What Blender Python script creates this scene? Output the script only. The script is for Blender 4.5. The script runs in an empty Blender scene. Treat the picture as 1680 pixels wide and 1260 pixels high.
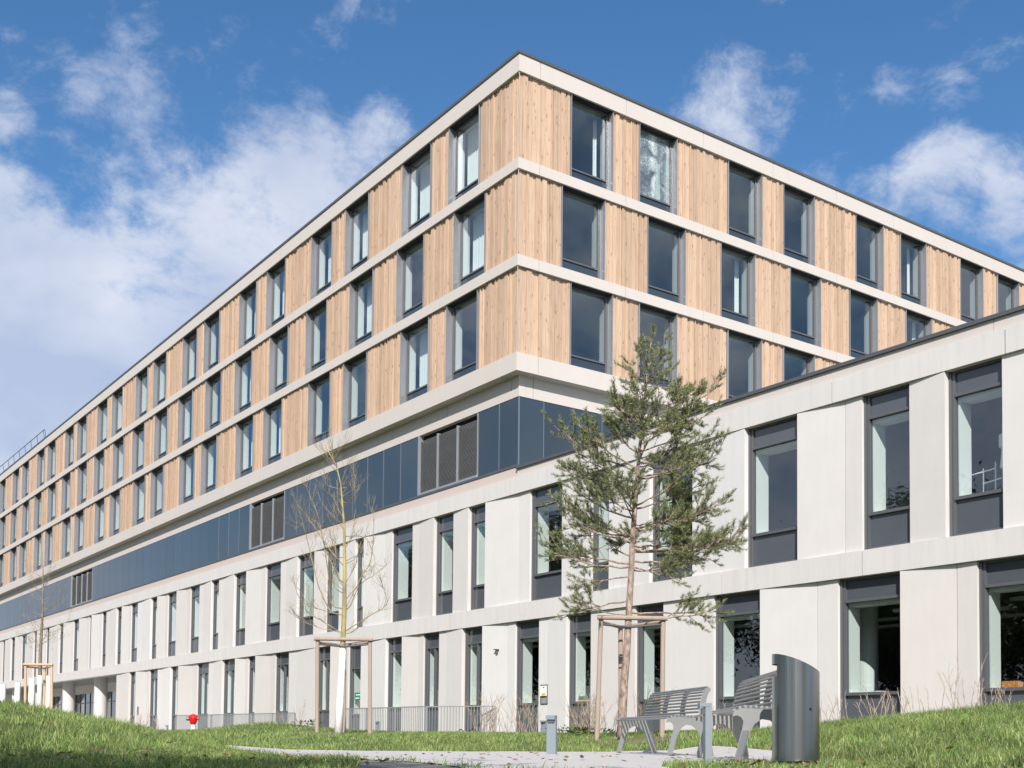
import bpy, bmesh, math, random
import numpy as np
from mathutils import Vector, Matrix
R_ = math.radians
rnd = random.Random(7)
sc = bpy.context.scene
COL = sc.collection

# ------------------------------------------------------------------ camera
F_PX, CY, PITCH, ROLL, YAW, XR, D0 = 1896.64, 1129.165, 0.0431887, 0.0093361, 0.6193893, 0.14645, 40.0
_cp, _sp, _cr, _sr = math.cos(PITCH), math.sin(PITCH), math.cos(ROLL), math.sin(ROLL)
_F = Vector((0, _cp, _sp)); _U0 = Vector((0, -_sp, _cp)); _R0 = Vector((1, 0, 0))
_R = _cr*_R0 + _sr*_U0; _U = -_sr*_R0 + _cr*_U0
cd = bpy.data.cameras.new('camera'); cam = bpy.data.objects.new('camera', cd); COL.objects.link(cam)
m = Matrix.Identity(4)
for i in range(3):
    m[i][0] = _R[i]; m[i][1] = _U[i]; m[i][2] = -_F[i]
cam.matrix_world = m
cd.sensor_width = 36; cd.lens = F_PX/1680*36; cd.shift_y = (CY-630)/1680
cd.clip_start = 0.1; cd.clip_end = 5000
sc.camera = cam

def ray(x, y):
    return _F + _R*((x-840)/F_PX) - _U*((y-CY)/F_PX)
def at(x, y, Y):
    d = ray(x, y); return d*(Y/d.y)
def hz(x): return 1211.1+.0093*(x-840)

# ------------------------------------------------------------------ sun + sky
SUN_EL = R_(35); SUN_H = Vector((-.070, -.9975, 0)).normalized()
sun_dir = Vector((SUN_H.x*math.cos(SUN_EL), SUN_H.y*math.cos(SUN_EL), math.sin(SUN_EL)))
ld = bpy.data.lights.new('sun', 'SUN'); ld.energy = 4.6; ld.angle = R_(.5); ld.color = (1, .955, .89)
lo = bpy.data.objects.new('sun', ld); COL.objects.link(lo)
lo.rotation_euler = sun_dir.to_track_quat('Z', 'Y').to_euler(); lo.location = (0, -20, 60)

w = bpy.data.worlds.new('World'); sc.world = w; w.use_nodes = True
nt = w.node_tree; nt.nodes.clear()
class NG:
    def __init__(s, t): s.t = t
    def n(s, typ, **k):
        nd = s.t.nodes.new(typ)
        for a, v in k.items():
            if a.startswith('i_'):
                key = a[2:]; key = int(key) if key.isdigit() else key.replace('_', ' ')
                nd.inputs[key].default_value = v
            else: setattr(nd, a, v)
        return nd
    def l(s, a, b): s.t.links.new(a, b)
    def math(s, op, a, b=None, clamp=False):
        nd = s.t.nodes.new('ShaderNodeMath'); nd.operation = op; nd.use_clamp = clamp
        for i, v in enumerate((a, b)):
            if v is None: continue
            if isinstance(v, (int, float)): nd.inputs[i].default_value = v
            else: s.l(v, nd.inputs[i])
        return nd.outputs[0]
g = NG(nt)
out = g.n('ShaderNodeOutputWorld')
sky = g.n('ShaderNodeTexSky', sky_type='NISHITA', sun_disc=False, sun_elevation=SUN_EL,
          sun_rotation=math.atan2(SUN_H.x, SUN_H.y), air_density=1.0, dust_density=.35, ozone_density=2.4, altitude=300)
hs = g.n('ShaderNodeHueSaturation', i_Saturation=1.22, i_Value=1.0)
g.l(sky.outputs[0], hs.inputs['Color'])
bg = g.n('ShaderNodeBackground', i_Strength=.105); g.l(hs.outputs[0], bg.inputs[0])
tc = g.n('ShaderNodeTexCoord')
nrm = g.n('ShaderNodeVectorMath', operation='NORMALIZE'); g.l(tc.outputs['Generated'], nrm.inputs[0])
V = nrm.outputs[0]
# slow warp so that cloud edges curl
wn = g.n('ShaderNodeTexNoise', i_Scale=7.0, i_Detail=3.0); g.l(V, wn.inputs['Vector'])
wsub = g.n('ShaderNodeVectorMath', operation='SUBTRACT'); g.l(wn.outputs['Color'], wsub.inputs[0]); wsub.inputs[1].default_value = (.5, .5, .5)
wsc = g.n('ShaderNodeVectorMath', operation='SCALE'); g.l(wsub.outputs[0], wsc.inputs[0]); wsc.inputs['Scale'].default_value = .055
wv = g.n('ShaderNodeVectorMath', operation='ADD'); g.l(V, wv.inputs[0]); g.l(wsc.outputs[0], wv.inputs[1])
map1 = g.n('ShaderNodeMapping'); map1.inputs['Scale'].default_value = (1, 1, 1.5); map1.inputs['Rotation'].default_value = (0, -.5, 0)
g.l(wv.outputs[0], map1.inputs[0])
n1 = g.n('ShaderNodeTexNoise', i_Scale=8.0, i_Detail=14.0, i_Roughness=.64, i_Lacunarity=2.1); g.l(map1.outputs[0], n1.inputs['Vector'])
n2 = g.n('ShaderNodeTexNoise', i_Scale=2.6, i_Detail=3.0); g.l(V, n2.inputs['Vector'])
# cloud banks, as directions in the sky (x, y, z of the bank, angular radius, weight)
banks = [(300,430,.14,1.0),(110,600,.15,1.2),(470,300,.10,.95),(400,150,.055,.62),(450,200,.05,.7),(230,190,.05,.62),(165,150,.035,.55),(580,240,.055,.75),(630,240,.03,.55),(200,500,.13,1.0),(480,430,.10,1.0),(280,225,.05,.62),
         (0,720,.16,1.3),(15,330,.05,.6),(1175,215,.070,.82),(1130,165,.025,.45),(1262,205,.045,.66),(1340,275,.045,.7),(1410,320,.035,.62),(1540,330,.05,.78),(1620,330,.04,.70),(1490,340,.04,.7),(1465,135,.028,.46),(1650,60,.035,.36),(1690,440,.04,.7),
         (1400,190,.035,.36),(15,180,.035,.55),(210,50,.03,.40),(1110,130,.02,.3),(1560,150,.03,.30),(1310,95,.022,.34),(1340,190,.025,.4),(20,30,.02,.35),(340,60,.02,.3)]
acc = None
for (x, y, r, wt) in banks:
    d = ray(x, y).normalized()
    vd = g.n('ShaderNodeVectorMath', operation='DISTANCE'); g.l(wv.outputs[0], vd.inputs[0]); vd.inputs[1].default_value = d
    mr = g.n('ShaderNodeMapRange', interpolation_type='SMOOTHERSTEP'); g.l(vd.outputs['Value'], mr.inputs[0])
    mr.inputs[1].default_value = 0; mr.inputs[2].default_value = r*1.5; mr.inputs[3].default_value = wt; mr.inputs[4].default_value = 0
    acc = mr.outputs[0] if acc is None else g.math('MAXIMUM', acc, mr.outputs[0])
# generic broken cloud for the rest of the sky (seen only in reflections)
sep = g.n('ShaderNodeSeparateXYZ'); g.l(V, sep.inputs[0])
away = g.n('ShaderNodeMapRange'); g.l(sep.outputs['Y'], away.inputs[0]); away.inputs[1].default_value = .86; away.inputs[2].default_value = .6
gen = g.math('MULTIPLY', away.outputs[0], g.math('MULTIPLY', g.math('SUBTRACT', n2.outputs[0], .17), 2.1))
acc = g.math('MAXIMUM', acc, gen)
raw = g.math('ADD', acc, g.math('MULTIPLY', g.math('SUBTRACT', n1.outputs[0], .5), 2.8))
mk = g.n('ShaderNodeMapRange', interpolation_type='SMOOTHSTEP'); g.l(raw, mk.inputs[0])
mk.inputs[1].default_value = .28; mk.inputs[2].default_value = .98; mk.inputs[3].default_value = 0; mk.inputs[4].default_value = .92
n3 = g.n('ShaderNodeTexNoise', i_Scale=6.0, i_Detail=6.0); g.l(map1.outputs[0], n3.inputs['Vector'])
cc = g.n('ShaderNodeValToRGB'); g.l(n3.outputs[0], cc.inputs[0])
cc.color_ramp.elements[0].position = .38; cc.color_ramp.elements[0].color = (.44, .51, .68, 1)
cc.color_ramp.elements[1].position = .62; cc.color_ramp.elements[1].color = (.68, .72, .82, 1)
bg2 = g.n('ShaderNodeBackground', i_Strength=.80); g.l(cc.outputs[0], bg2.inputs[0])
mx = g.n('ShaderNodeMixShader'); g.l(mk.outputs[0], mx.inputs[0]); g.l(bg.outputs[0], mx.inputs[1]); g.l(bg2.outputs[0], mx.inputs[2])
g.l(mx.outputs[0], out.inputs[0])

sc.view_settings.view_transform = 'Standard'; sc.view_settings.look = 'None'
sc.view_settings.exposure = .50; sc.view_settings.gamma = 1
sc.cycles.max_bounces = 8; sc.cycles.transparent_max_bounces = 12; sc.cycles.glossy_bounces = 4
sc.cycles.use_denoising = True

# ------------------------------------------------------------------ materials
def mat(name, color, rough=.6, metal=0, spec=.5, noise=None, bump=None, island=0, objrnd=0, streak=0):
    """noise=(scale, amount, (sx,sy,sz)); bump=(scale, strength); island = tint variation per loose piece"""
    M = bpy.data.materials.new(name); M.use_nodes = True; t = M.node_tree; q = NG(t)
    b = t.nodes['Principled BSDF']
    b.inputs['Roughness'].default_value = rough; b.inputs['Metallic'].default_value = metal; b.inputs['Specular IOR Level'].default_value = spec
    base = q.n('ShaderNodeRGB'); base.outputs[0].default_value = (*color, 1); cur = base.outputs[0]
    tcn = q.n('ShaderNodeTexCoord'); ob = tcn.outputs['Object']
    val = None
    if noise:
        mp = q.n('ShaderNodeMapping'); mp.inputs['Scale'].default_value = noise[2] if len(noise) > 2 else (1, 1, 1); q.l(ob, mp.inputs[0])
        nz = q.n('ShaderNodeTexNoise', i_Scale=noise[0], i_Detail=6.0, i_Roughness=.65); q.l(mp.outputs[0], nz.inputs['Vector'])
        val = q.math('ADD', q.math('MULTIPLY', q.math('SUBTRACT', nz.outputs[0], .5), noise[1]*2), 1)
    if streak:
        mp = q.n('ShaderNodeMapping'); mp.inputs['Scale'].default_value = (3.0, 3.0, .25); q.l(ob, mp.inputs[0])
        nz = q.n('ShaderNodeTexNoise', i_Scale=1.3, i_Detail=5.0); q.l(mp.outputs[0], nz.inputs['Vector'])
        s2 = q.math('ADD', q.math('MULTIPLY', q.math('SUBTRACT', nz.outputs[0], .5), streak*2), 1)
        val = s2 if val is None else q.math('MULTIPLY', val, s2)
    if island:
        ge = q.n('ShaderNodeNewGeometry')
        s3 = q.math('ADD', q.math('MULTIPLY', q.math('SUBTRACT', ge.outputs['Random Per Island'], .5), island*2), 1)
        val = s3 if val is None else q.math('MULTIPLY', val, s3)
    if objrnd:
        oi = q.n('ShaderNodeObjectInfo')
        s4 = q.math('ADD', q.math('MULTIPLY', q.math('SUBTRACT', oi.outputs['Random'], .5), objrnd*2), 1)
        val = s4 if val is None else q.math('MULTIPLY', val, s4)
    if val is not None:
        vm = q.n('ShaderNodeVectorMath', operation='SCALE'); q.l(cur, vm.inputs[0]); q.l(val, vm.inputs['Scale']); cur = vm.outputs[0]
    q.l(cur, b.inputs['Base Color'])
    if bump:
        nz = q.n('ShaderNodeTexNoise', i_Scale=bump[0], i_Detail=4.0); q.l(ob, nz.inputs['Vector'])
        bp = q.n('ShaderNodeBump', i_Strength=bump[1], i_Distance=.02); q.l(nz.outputs[0], bp.inputs['Height']); q.l(bp.outputs[0], b.inputs['Normal'])
    return M

M = {}
M['band'] = mat('pale_fibre_cement', (.535, .49, .455), .7, noise=(.9, .05), streak=.02)
M['pink'] = mat('pinkish_cladding', (.52, .445, .405), .7, noise=(.8, .05))
M['band_grey'] = mat('weathered_precast', (.585, .572, .56), .75, noise=(.7, .06), streak=.07)
M['panel'] = mat('precast_panel', (.605, .582, .562), .7, noise=(1.0, .07), streak=.03, objrnd=.06)
M['metal'] = mat('anodised_grey_metal', (.42, .43, .455), .18, .6, noise=(3, .08))
M['frame'] = mat('dark_window_frame', (.125, .128, .137), .38, .3)
M['head'] = mat('shaded_head_soffit', (.012, .012, .013), .7)  # window head lining; the shade under it is painted in as near black
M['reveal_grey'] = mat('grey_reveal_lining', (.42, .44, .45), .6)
M['coping'] = mat('zinc_coping', (.13, .135, .14), .45, .5)
M['trim'] = mat('light_metal_trim', (.30, .33, .38), .3, .7)
M['spandrel'] = mat('slate_glass_panel', (.078, .086, .102), .14, 0, .6, noise=(2, .12))
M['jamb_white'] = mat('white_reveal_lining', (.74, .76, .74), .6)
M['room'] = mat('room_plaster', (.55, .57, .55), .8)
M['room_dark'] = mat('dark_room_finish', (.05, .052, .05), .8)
M['steel'] = mat('galvanised_steel', (.42, .44, .46), .42, .6, noise=(9, .12))
M['stain'] = mat('brushed_stainless', (.30, .31, .335), .25, 1.0, noise=(4, .10, (6, 6, .3)))
M['bench'] = mat('grey_bench_steel', (.37, .37, .37), .36, .65, noise=(12, .1))
M['stake'] = mat('weathered_wood_stake', (.33, .26, .215), .85, noise=(14, .25, (1, 1, .15)))
M['stake_new'] = mat('fresh_wood_stake', (.52, .37, .24), .8, noise=(14, .15, (1, 1, .15)))
M['white_wash'] = mat('white_trunk_paint', (.78, .78, .77), .8, noise=(7, .12))
M['louvre'] = mat('louvre_slat', (.27, .27, .275), .6, .0, noise=(1.5, .3, (.6, .6, 4)))
M['black'] = mat('black_void', (.006, .006, .006), .9)
M['concrete'] = mat('column_concrete', (.52, .50, .49), .75, noise=(3, .05))
M['curtain'] = mat('white_curtain', (.80, .82, .80), .9)
M['red'] = mat('hydrant_red', (.60, .012, .015), .35)
M['green_sign'] = mat('green_sign', (.0, .24, .15), .5)
M['white'] = mat('white_paint', (.8, .8, .8), .5)
M['bluegrey'] = mat('powder_coated_blue_grey', (.22, .255, .29), .45, .2)
for nm, c in dict(book_green=(.02, .28, .10), book_blue=(.015, .05, .17), book_yellow=(.75, .42, .03), orange=(.55, .22, .05), teal=(.35, .5, .5)).items():
    M[nm] = mat(nm, c, .5)

# timber boards: grain + knots, each board its own tint
def wood():
    X = bpy.data.materials.new('larch_boards'); X.use_nodes = True; t = X.node_tree; q = NG(t); b = t.nodes['Principled BSDF']
    b.inputs['Roughness'].default_value = .7; b.inputs['Specular IOR Level'].default_value = .25
    tcn = q.n('ShaderNodeTexCoord'); ge = q.n('ShaderNodeNewGeometry')
    off = q.n('ShaderNodeVectorMath', operation='SCALE'); off.inputs[0].default_value = (13, 7, 41); q.l(ge.outputs['Random Per Island'], off.inputs['Scale'])
    ad = q.n('ShaderNodeVectorMath', operation='ADD'); q.l(tcn.outputs['Object'], ad.inputs[0]); q.l(off.outputs[0], ad.inputs[1])
    mp = q.n('ShaderNodeMapping'); mp.inputs['Scale'].default_value = (22, 22, .8); q.l(ad.outputs[0], mp.inputs[0])
    nz = q.n('ShaderNodeTexNoise', i_Scale=1.6, i_Detail=5.0, i_Distortion=.6); q.l(mp.outputs[0], nz.inputs['Vector'])
    cr = q.n('ShaderNodeValToRGB'); q.l(nz.outputs[0], cr.inputs[0])
    e = cr.color_ramp.elements; e[0].position = .30; e[0].color = (.385, .255, .172, 1); e[1].position = .66; e[1].color = (.515, .378, .278, 1)
    x2 = cr.color_ramp.elements.new(.48); x2.color = (.470, .335, .240, 1)
    mp2 = q.n('ShaderNodeMapping'); mp2.inputs['Scale'].default_value = (7, 7, 2.2); q.l(ad.outputs[0], mp2.inputs[0])
    vo = q.n('ShaderNodeTexVoronoi', i_Scale=1.0); q.l(mp2.outputs[0], vo.inputs['Vector'])
    kn = q.n('ShaderNodeMapRange'); q.l(vo.outputs['Distance'], kn.inputs[0]); kn.inputs[1].default_value = .08; kn.inputs[2].default_value = .20; kn.inputs[3].default_value = .48; kn.inputs[4].default_value = 1
    mp3 = q.n('ShaderNodeMapping'); mp3.inputs['Scale'].default_value = (1, 1, .6); q.l(ad.outputs[0], mp3.inputs[0])
    nz3 = q.n('ShaderNodeTexNoise', i_Scale=.8, i_Detail=2.0); q.l(mp3.outputs[0], nz3.inputs['Vector'])
    sh = q.math('ADD', q.math('MULTIPLY', ge.outputs['Random Per Island'], .26), .88)
    sh = q.math('MULTIPLY', sh, kn.outputs[0])
    sh = q.math('MULTIPLY', sh, q.math('ADD', q.math('MULTIPLY', nz3.outputs[0], .2), .9))
    vm = q.n('ShaderNodeVectorMath', operation='SCALE'); q.l(cr.outputs[0], vm.inputs[0]); q.l(sh, vm.inputs['Scale'])
    q.l(vm.outputs[0], b.inputs['Base Color'])
    return X
def concrete_var(X, amt):
    t = X.node_tree; q = NG(t); b = t.nodes['Principled BSDF']; src = b.inputs['Base Color'].links[0].from_socket
    oi = q.n('ShaderNodeObjectInfo'); m1 = q.n('ShaderNodeMix', data_type='RGBA', blend_type='MULTIPLY'); m1.inputs[0].default_value = 1
    cr_ = q.n('ShaderNodeValToRGB'); q.l(oi.outputs['Random'], cr_.inputs[0]); cr_.color_ramp.elements[0].color = (1, .975, .955, 1); cr_.color_ramp.elements[1].color = (.975, .985, 1, 1)
    q.l(src, m1.inputs[6]); q.l(cr_.outputs[0], m1.inputs[7])
    # run-off marks: thin vertical streaks of uneven length and strength
    tcn = q.n('ShaderNodeTexCoord'); mp = q.n('ShaderNodeMapping'); mp.inputs['Scale'].default_value = (5, 5, .45); q.l(tcn.outputs['Object'], mp.inputs[0])
    nz = q.n('ShaderNodeTexNoise', i_Scale=1.0, i_Detail=7.0, i_Roughness=.7); q.l(mp.outputs[0], nz.inputs['Vector'])
    mr = q.n('ShaderNodeMapRange'); q.l(nz.outputs[0], mr.inputs[0]); mr.inputs[1].default_value = .50; mr.inputs[2].default_value = .78; mr.inputs[3].default_value = 1; mr.inputs[4].default_value = 1-amt
    vm = q.n('ShaderNodeVectorMath', operation='SCALE'); q.l(m1.outputs[2], vm.inputs[0]); q.l(mr.outputs[0], vm.inputs['Scale']); q.l(vm.outputs[0], b.inputs['Base Color'])
concrete_var(M['panel'], .045); concrete_var(M['band_grey'], .13)
M['wood'] = wood()

def glass(name, tint, ior=1.75, rough=.0, wav=.012, extra=.03):
    X = bpy.data.materials.new(name); X.use_nodes = True; t = X.node_tree; q = NG(t); t.nodes.clear()
    o = q.n('ShaderNodeOutputMaterial'); gm = q.n('ShaderNodeNewGeometry'); dt = q.n('ShaderNodeVectorMath', operation='DOT_PRODUCT')
    q.l(gm.outputs['Normal'], dt.inputs[0]); q.l(gm.outputs['Incoming'], dt.inputs[1])
    F0 = ((ior-1)/(ior+1))**2
    fres = q.math('ADD', q.math('MULTIPLY', q.math('POWER', q.math('SUBTRACT', 1.0, q.math('ABSOLUTE', dt.outputs['Value'])), 4.0), 1-F0), F0)
    tcn = q.n('ShaderNodeTexCoord'); nz = q.n('ShaderNodeTexNoise', i_Scale=.9, i_Detail=1.0); q.l(tcn.outputs['Object'], nz.inputs['Vector'])
    bp = q.n('ShaderNodeBump', i_Strength=wav*10, i_Distance=.02); q.l(nz.outputs[0], bp.inputs['Height'])
    gl = q.n('ShaderNodeBsdfGlossy', i_Roughness=rough); gl.inputs['Color'].default_value = (.93, .97, 1, 1); q.l(bp.outputs[0], gl.inputs['Normal'])
    tr = q.n('ShaderNodeBsdfTransparent'); tr.inputs['Color'].default_value = (*tint, 1)
    mxs = q.n('ShaderNodeMixShader'); q.l(q.math('ADD', fres, extra, True), mxs.inputs[0]); q.l(tr.outputs[0], mxs.inputs[1]); q.l(gl.outputs[0], mxs.inputs[2])
    q.l(mxs.outputs[0], o.inputs[0]); return X
M['glass'] = glass('window_glass', (.84, .90, .895), 2.0)
M['glass_up'] = glass('upper_window_glass', (.76, .82, .83), 2.0)
M['glass_dark'] = glass('tinted_glass', (.30, .42, .38), 1.8)
def crackle():
    X = bpy.data.materials.new('shattered_glass'); X.use_nodes = True; t = X.node_tree; q = NG(t); t.nodes.clear()
    o = q.n('ShaderNodeOutputMaterial'); tcn = q.n('ShaderNodeTexCoord')
    sp = q.n('ShaderNodeTexNoise', i_Scale=34.0, i_Detail=3.0, i_Roughness=.8); q.l(tcn.outputs['Object'], sp.inputs['Vector'])
    spk = q.n('ShaderNodeMapRange'); q.l(sp.outputs[0], spk.inputs[0]); spk.inputs[1].default_value = .46; spk.inputs[2].default_value = .60
    wv_ = q.n('ShaderNodeTexNoise', i_Scale=1.5, i_Detail=4.0, i_Distortion=.8); q.l(tcn.outputs['Object'], wv_.inputs['Vector'])
    wm = q.n('ShaderNodeMapRange'); q.l(wv_.outputs[0], wm.inputs[0]); wm.inputs[1].default_value = .35; wm.inputs[2].default_value = .65
    sx = q.n('ShaderNodeSeparateXYZ'); q.l(tcn.outputs['Object'], sx.inputs[0])
    hd = q.math('SQRT', q.math('ADD', q.math('POWER', q.math('ABSOLUTE', sx.outputs['X']), 2.0), q.math('POWER', q.math('ABSOLUTE', sx.outputs['Y']), 2.0)))
    st = q.n('ShaderNodeMapRange'); q.l(hd, st.inputs[0]); st.inputs[1].default_value = .03; st.inputs[2].default_value = .28; st.inputs[3].default_value = .55; st.inputs[4].default_value = 0
    k = q.math('ADD', q.math('MULTIPLY', q.math('MULTIPLY', spk.outputs[0], q.math('ADD', wm.outputs[0], .25)), .6), q.math('MULTIPLY', st.outputs[0], wm.outputs[0]), True)
    df = q.n('ShaderNodeBsdfDiffuse'); df.inputs[0].default_value = (.75, .84, .84, 1)
    gl = q.n('ShaderNodeBsdfGlossy', i_Roughness=.02); gl.inputs['Color'].default_value = (.8, .9, .92, 1)
    tr = q.n('ShaderNodeBsdfTransparent'); tr.inputs['Color'].default_value = (.5, .62, .62, 1)
    m1 = q.n('ShaderNodeMixShader'); m1.inputs[0].default_value = .25; q.l(tr.outputs[0], m1.inputs[1]); q.l(gl.outputs[0], m1.inputs[2])
    m2 = q.n('ShaderNodeMixShader'); q.l(k, m2.inputs[0]); q.l(m1.outputs[0], m2.inputs[1]); q.l(df.outputs[0], m2.inputs[2]); q.l(m2.outputs[0], o.inputs[0])
    return X
M['crackle'] = crackle()
def dark_glazing():
    X = mat('blue_grey_glazed_panel', (.034, .050, .068), .08, 0, .5, noise=(.5, .15), objrnd=.12)
    b = X.node_tree.nodes['Principled BSDF']; b.inputs['IOR'].default_value = 1.55
    return X
M['strip'] = dark_glazing()
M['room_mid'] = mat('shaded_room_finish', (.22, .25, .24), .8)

# ------------------------------------------------------------------ mesh builder
class MB:
    def __init__(s): s.v = []; s.f = []; s.m = []; s.cur = 0
    def add(s, vs, fs):
        o = len(s.v); s.v += [tuple(p) for p in vs]; s.f += [tuple(i+o for i in f) for f in fs]; s.m += [s.cur]*len(fs); return s
    def box(s, x0, x1, y0, y1, z0, z1, fr=None):
        fr = fr or (lambda a, b, c: (a, b, c))
        P = [fr(x, y, z) for z in (z0, z1) for y in (y0, y1) for x in (x0, x1)]
        return s.add(P, [(0, 1, 3, 2), (4, 6, 7, 5), (0, 4, 5, 1), (2, 3, 7, 6), (0, 2, 6, 4), (1, 5, 7, 3)])
    def prism(s, poly, z0, z1, fr=None):
        fr = fr or (lambda a, b, c: (a, b, c)); n = len(poly)
        P = [fr(a, b, z0) for a, b in poly]+[fr(a, b, z1) for a, b in poly]
        return s.add(P, [tuple(range(n))[::-1], tuple(range(n, 2*n))]+[(i, (i+1) % n, n+(i+1) % n, n+i) for i in range(n)])
    def quad(s, a, b, c, d): return s.add([a, b, c, d], [(0, 1, 2, 3)])
    def tube(s, pts, rad, k=6, cap=True):
        pts = [Vector(p) for p in pts]; n = len(pts)
        if not hasattr(rad, '__len__'): rad = [rad]*n
        vs = []; ref = None
        for i, p in enumerate(pts):
            t = (pts[min(i+1, n-1)]-pts[max(i-1, 0)]).normalized()
            if ref is None:
                ref = Vector((0, 0, 1)) if abs(t.z) < .9 else Vector((1, 0, 0))
            a = t.cross(ref).normalized(); b = t.cross(a).normalized(); ref = -b if False else ref
            for j in range(k):
                th = 2*math.pi*j/k; vs.append(p+(a*math.cos(th)+b*math.sin(th))*rad[i])
        fs = [(i*k+j, i*k+(j+1) % k, (i+1)*k+(j+1) % k, (i+1)*k+j) for i in range(n-1) for j in range(k)]
        if cap: fs += [tuple(range(k))[::-1], tuple(range((n-1)*k, n*k))]
        return s.add(vs, fs)
    def build(s, name, mats, parent=None, origin=None, smooth=False, fix=True):
        if not isinstance(mats, (list, tuple)): mats = [mats]
        V_ = np.array(s.v, dtype=float)
        if origin is None:
            origin = (float(V_[:, 0].mean()), float(V_[:, 1].mean()), float(V_[:, 2].min()))
        origin = Vector(origin); V_ = V_-np.array(origin)
        me = bpy.data.meshes.new(name); me.from_pydata(V_.tolist(), [], s.f)
        for mm in mats: me.materials.append(mm)
        if len(mats) > 1: me.polygons.foreach_set('material_index', s.m)
        if fix:
            b = bmesh.new(); b.from_mesh(me); bmesh.ops.recalc_face_normals(b, faces=b.faces); b.to_mesh(me); b.free()
        if smooth: me.polygons.foreach_set('use_smooth', [True]*len(me.polygons))
        o = bpy.data.objects.new(name, me); COL.objects.link(o)
        o['_o'] = tuple(origin)
        if parent is not None:
            o.parent = parent; o.location = origin-Vector(parent['_o'])
        else: o.location = origin
        return o
def tag(o, label=None, cat=None, group=None, kind=None):
    if label: o['label'] = label
    if cat: o['category'] = cat
    if group: o['group'] = group
    if kind: o['kind'] = kind
    return o
def empty(name, loc):
    o = bpy.data.objects.new(name, None); COL.objects.link(o); o.location = loc; o['_o'] = tuple(loc); o.empty_display_size = .3; return o

# facade frames.  s runs away to the left along the long facade, t to the right along the short one
u = Vector((-math.sin(YAW), math.cos(YAW), 0)); v = Vector((math.cos(YAW), math.sin(YAW), 0)); O = Vector((XR, D0, 0))
def FL(a, n, z): p = O+u*a-v*n; return (p.x, p.y, z)      # long facade, n = outwards
def FR(a, n, z): p = O+v*a-u*n; return (p.x, p.y, z)      # short facade
def W(s, t, z): p = O+u*s+v*t; return (p.x, p.y, z)

B = empty('hospital_building', W(0, 0, .05))
tag(B, 'large building with three timber clad storeys over a pale concrete podium', 'building')

# ---- window tables (position along facade of each window edge)
topL = [(2.19,4.28),(5.59,7.80),(10.67,12.8),(14.11,16.23),(19.13,21.31),(22.65,24.85),(27.68,29.96),(31.11,33.4),(36.31,38.63),(39.8,42.11),
        (44.94,47.26),(48.38,50.72),(53.52,55.9),(56.97,59.3),(62.27,64.6),(65.76,68.05),(70.98,73.25),(74.5,76.85),(79.76,82.08),(83.3,85.6),(88.6,90.9),(92.1,94.4)]
midL = [(1.74,3.85),(6.05,8.16),(10.2,12.29),(14.54,16.66),(18.68,20.79),(23.07,25.31),(27.28,29.54),(31.65,33.97),(35.88,38.17),(40.22,42.56),
        (44.49,46.79),(48.9,51.26),(53.16,55.47),(57.57,59.96),(61.85,64.22),(66.3,68.6),(70.6,72.9),(75.0,77.3),(79.4,81.7),(83.8,86.1),(88.2,90.5)]
botL = [(2.19,4.31),(5.6,7.77),(10.65,12.78),(14.08,16.3),(19.24,21.42),(22.72,24.97),(27.72,30.01),(31.15,33.55),(36.43,38.69),(39.86,42.18),
        (45.02,47.2),(48.55,50.82),(53.69,56.02),(57.2,59.55),(62.47,64.8),(65.95,68.3),(71.16,73.48),(74.7,77.1),(79.9,82.2),(83.3,85.6),(88.6,90.9),(92.1,94.4)]
topR = [(1.98,3.98),(5.27,7.23),(10.03,12.01),(13.31,15.28),(18.02,19.97),(21.21,23.16),(25.86,27.78),(29.01,30.93),(33.8,35.7),(37.0,38.9)]
midR = [(1.58,3.6),(5.7,7.69),(9.62,11.59),(13.72,15.67),(17.6,19.53),(21.6,23.56),(25.6,27.5)]
botR = [(2.01,4.0),(5.29,7.25),(10.02,11.99),(13.3,15.26),(18.0,19.95)]
storeys = [(20.24, 23.33, topL, topR), (16.81, 19.86, midL, midR), (13.36, 16.42, botL, botR)]
LEN, DEP = 96., 46.
NW, NB = .30, .40

# ---- bands and copings
def band_run(z0, z1, nf, matn, name, jl0, jr0, step=4.02, tl=.1, cut=.026):
    mb = MB()
    c = [-nf]+[jl0+step*1.057*i for i in range(int((LEN-jl0)/(step*1.057))+1)]+[LEN]
    for a, b in zip(c[:-1], c[1:]): mb.box(a+(cut/2 if a > 0 else 0), b-cut/2, -tl, nf, z0, z1, FL)
    c = [-tl+.001]+[jr0+step*i for i in range(int((DEP-jr0)/step)+1)]+[DEP]
    c[0] = tl+.0
    for a, b in zip(c[:-1], c[1:]): mb.box(a+(cut/2 if a > .2 else 0), b-cut/2, -tl, nf, z0, z1, FR)
    # corner piece of the right hand run, butted behind the left hand run
    return mb.build(name, M[matn], B)
band_run(23.33, 23.95, NB, 'band', 'roof_fascia', .62, .53)
band_run(19.86, 20.24, NB, 'band', 'floor_band', .62, .53)
band_run(16.42, 16.81, NB, 'band', 'floor_band', .62, .53)
band_run(12.72, 13.36, NB+.01, 'band', 'cornice', .62, .53)
band_run(11.98, 12.719, .0, 'pink' if False else 'band', 'recessed_wall', .45, .62, tl=.3)
mb = MB(); mb.box(-NB-.04, LEN, -.6, NB+.04, 23.95, 24.05, FL); mb.box(.6, DEP, -.6, NB+.04, 23.95, 24.05, FR); mb.build('roof_coping', M['coping'], B)
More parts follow.
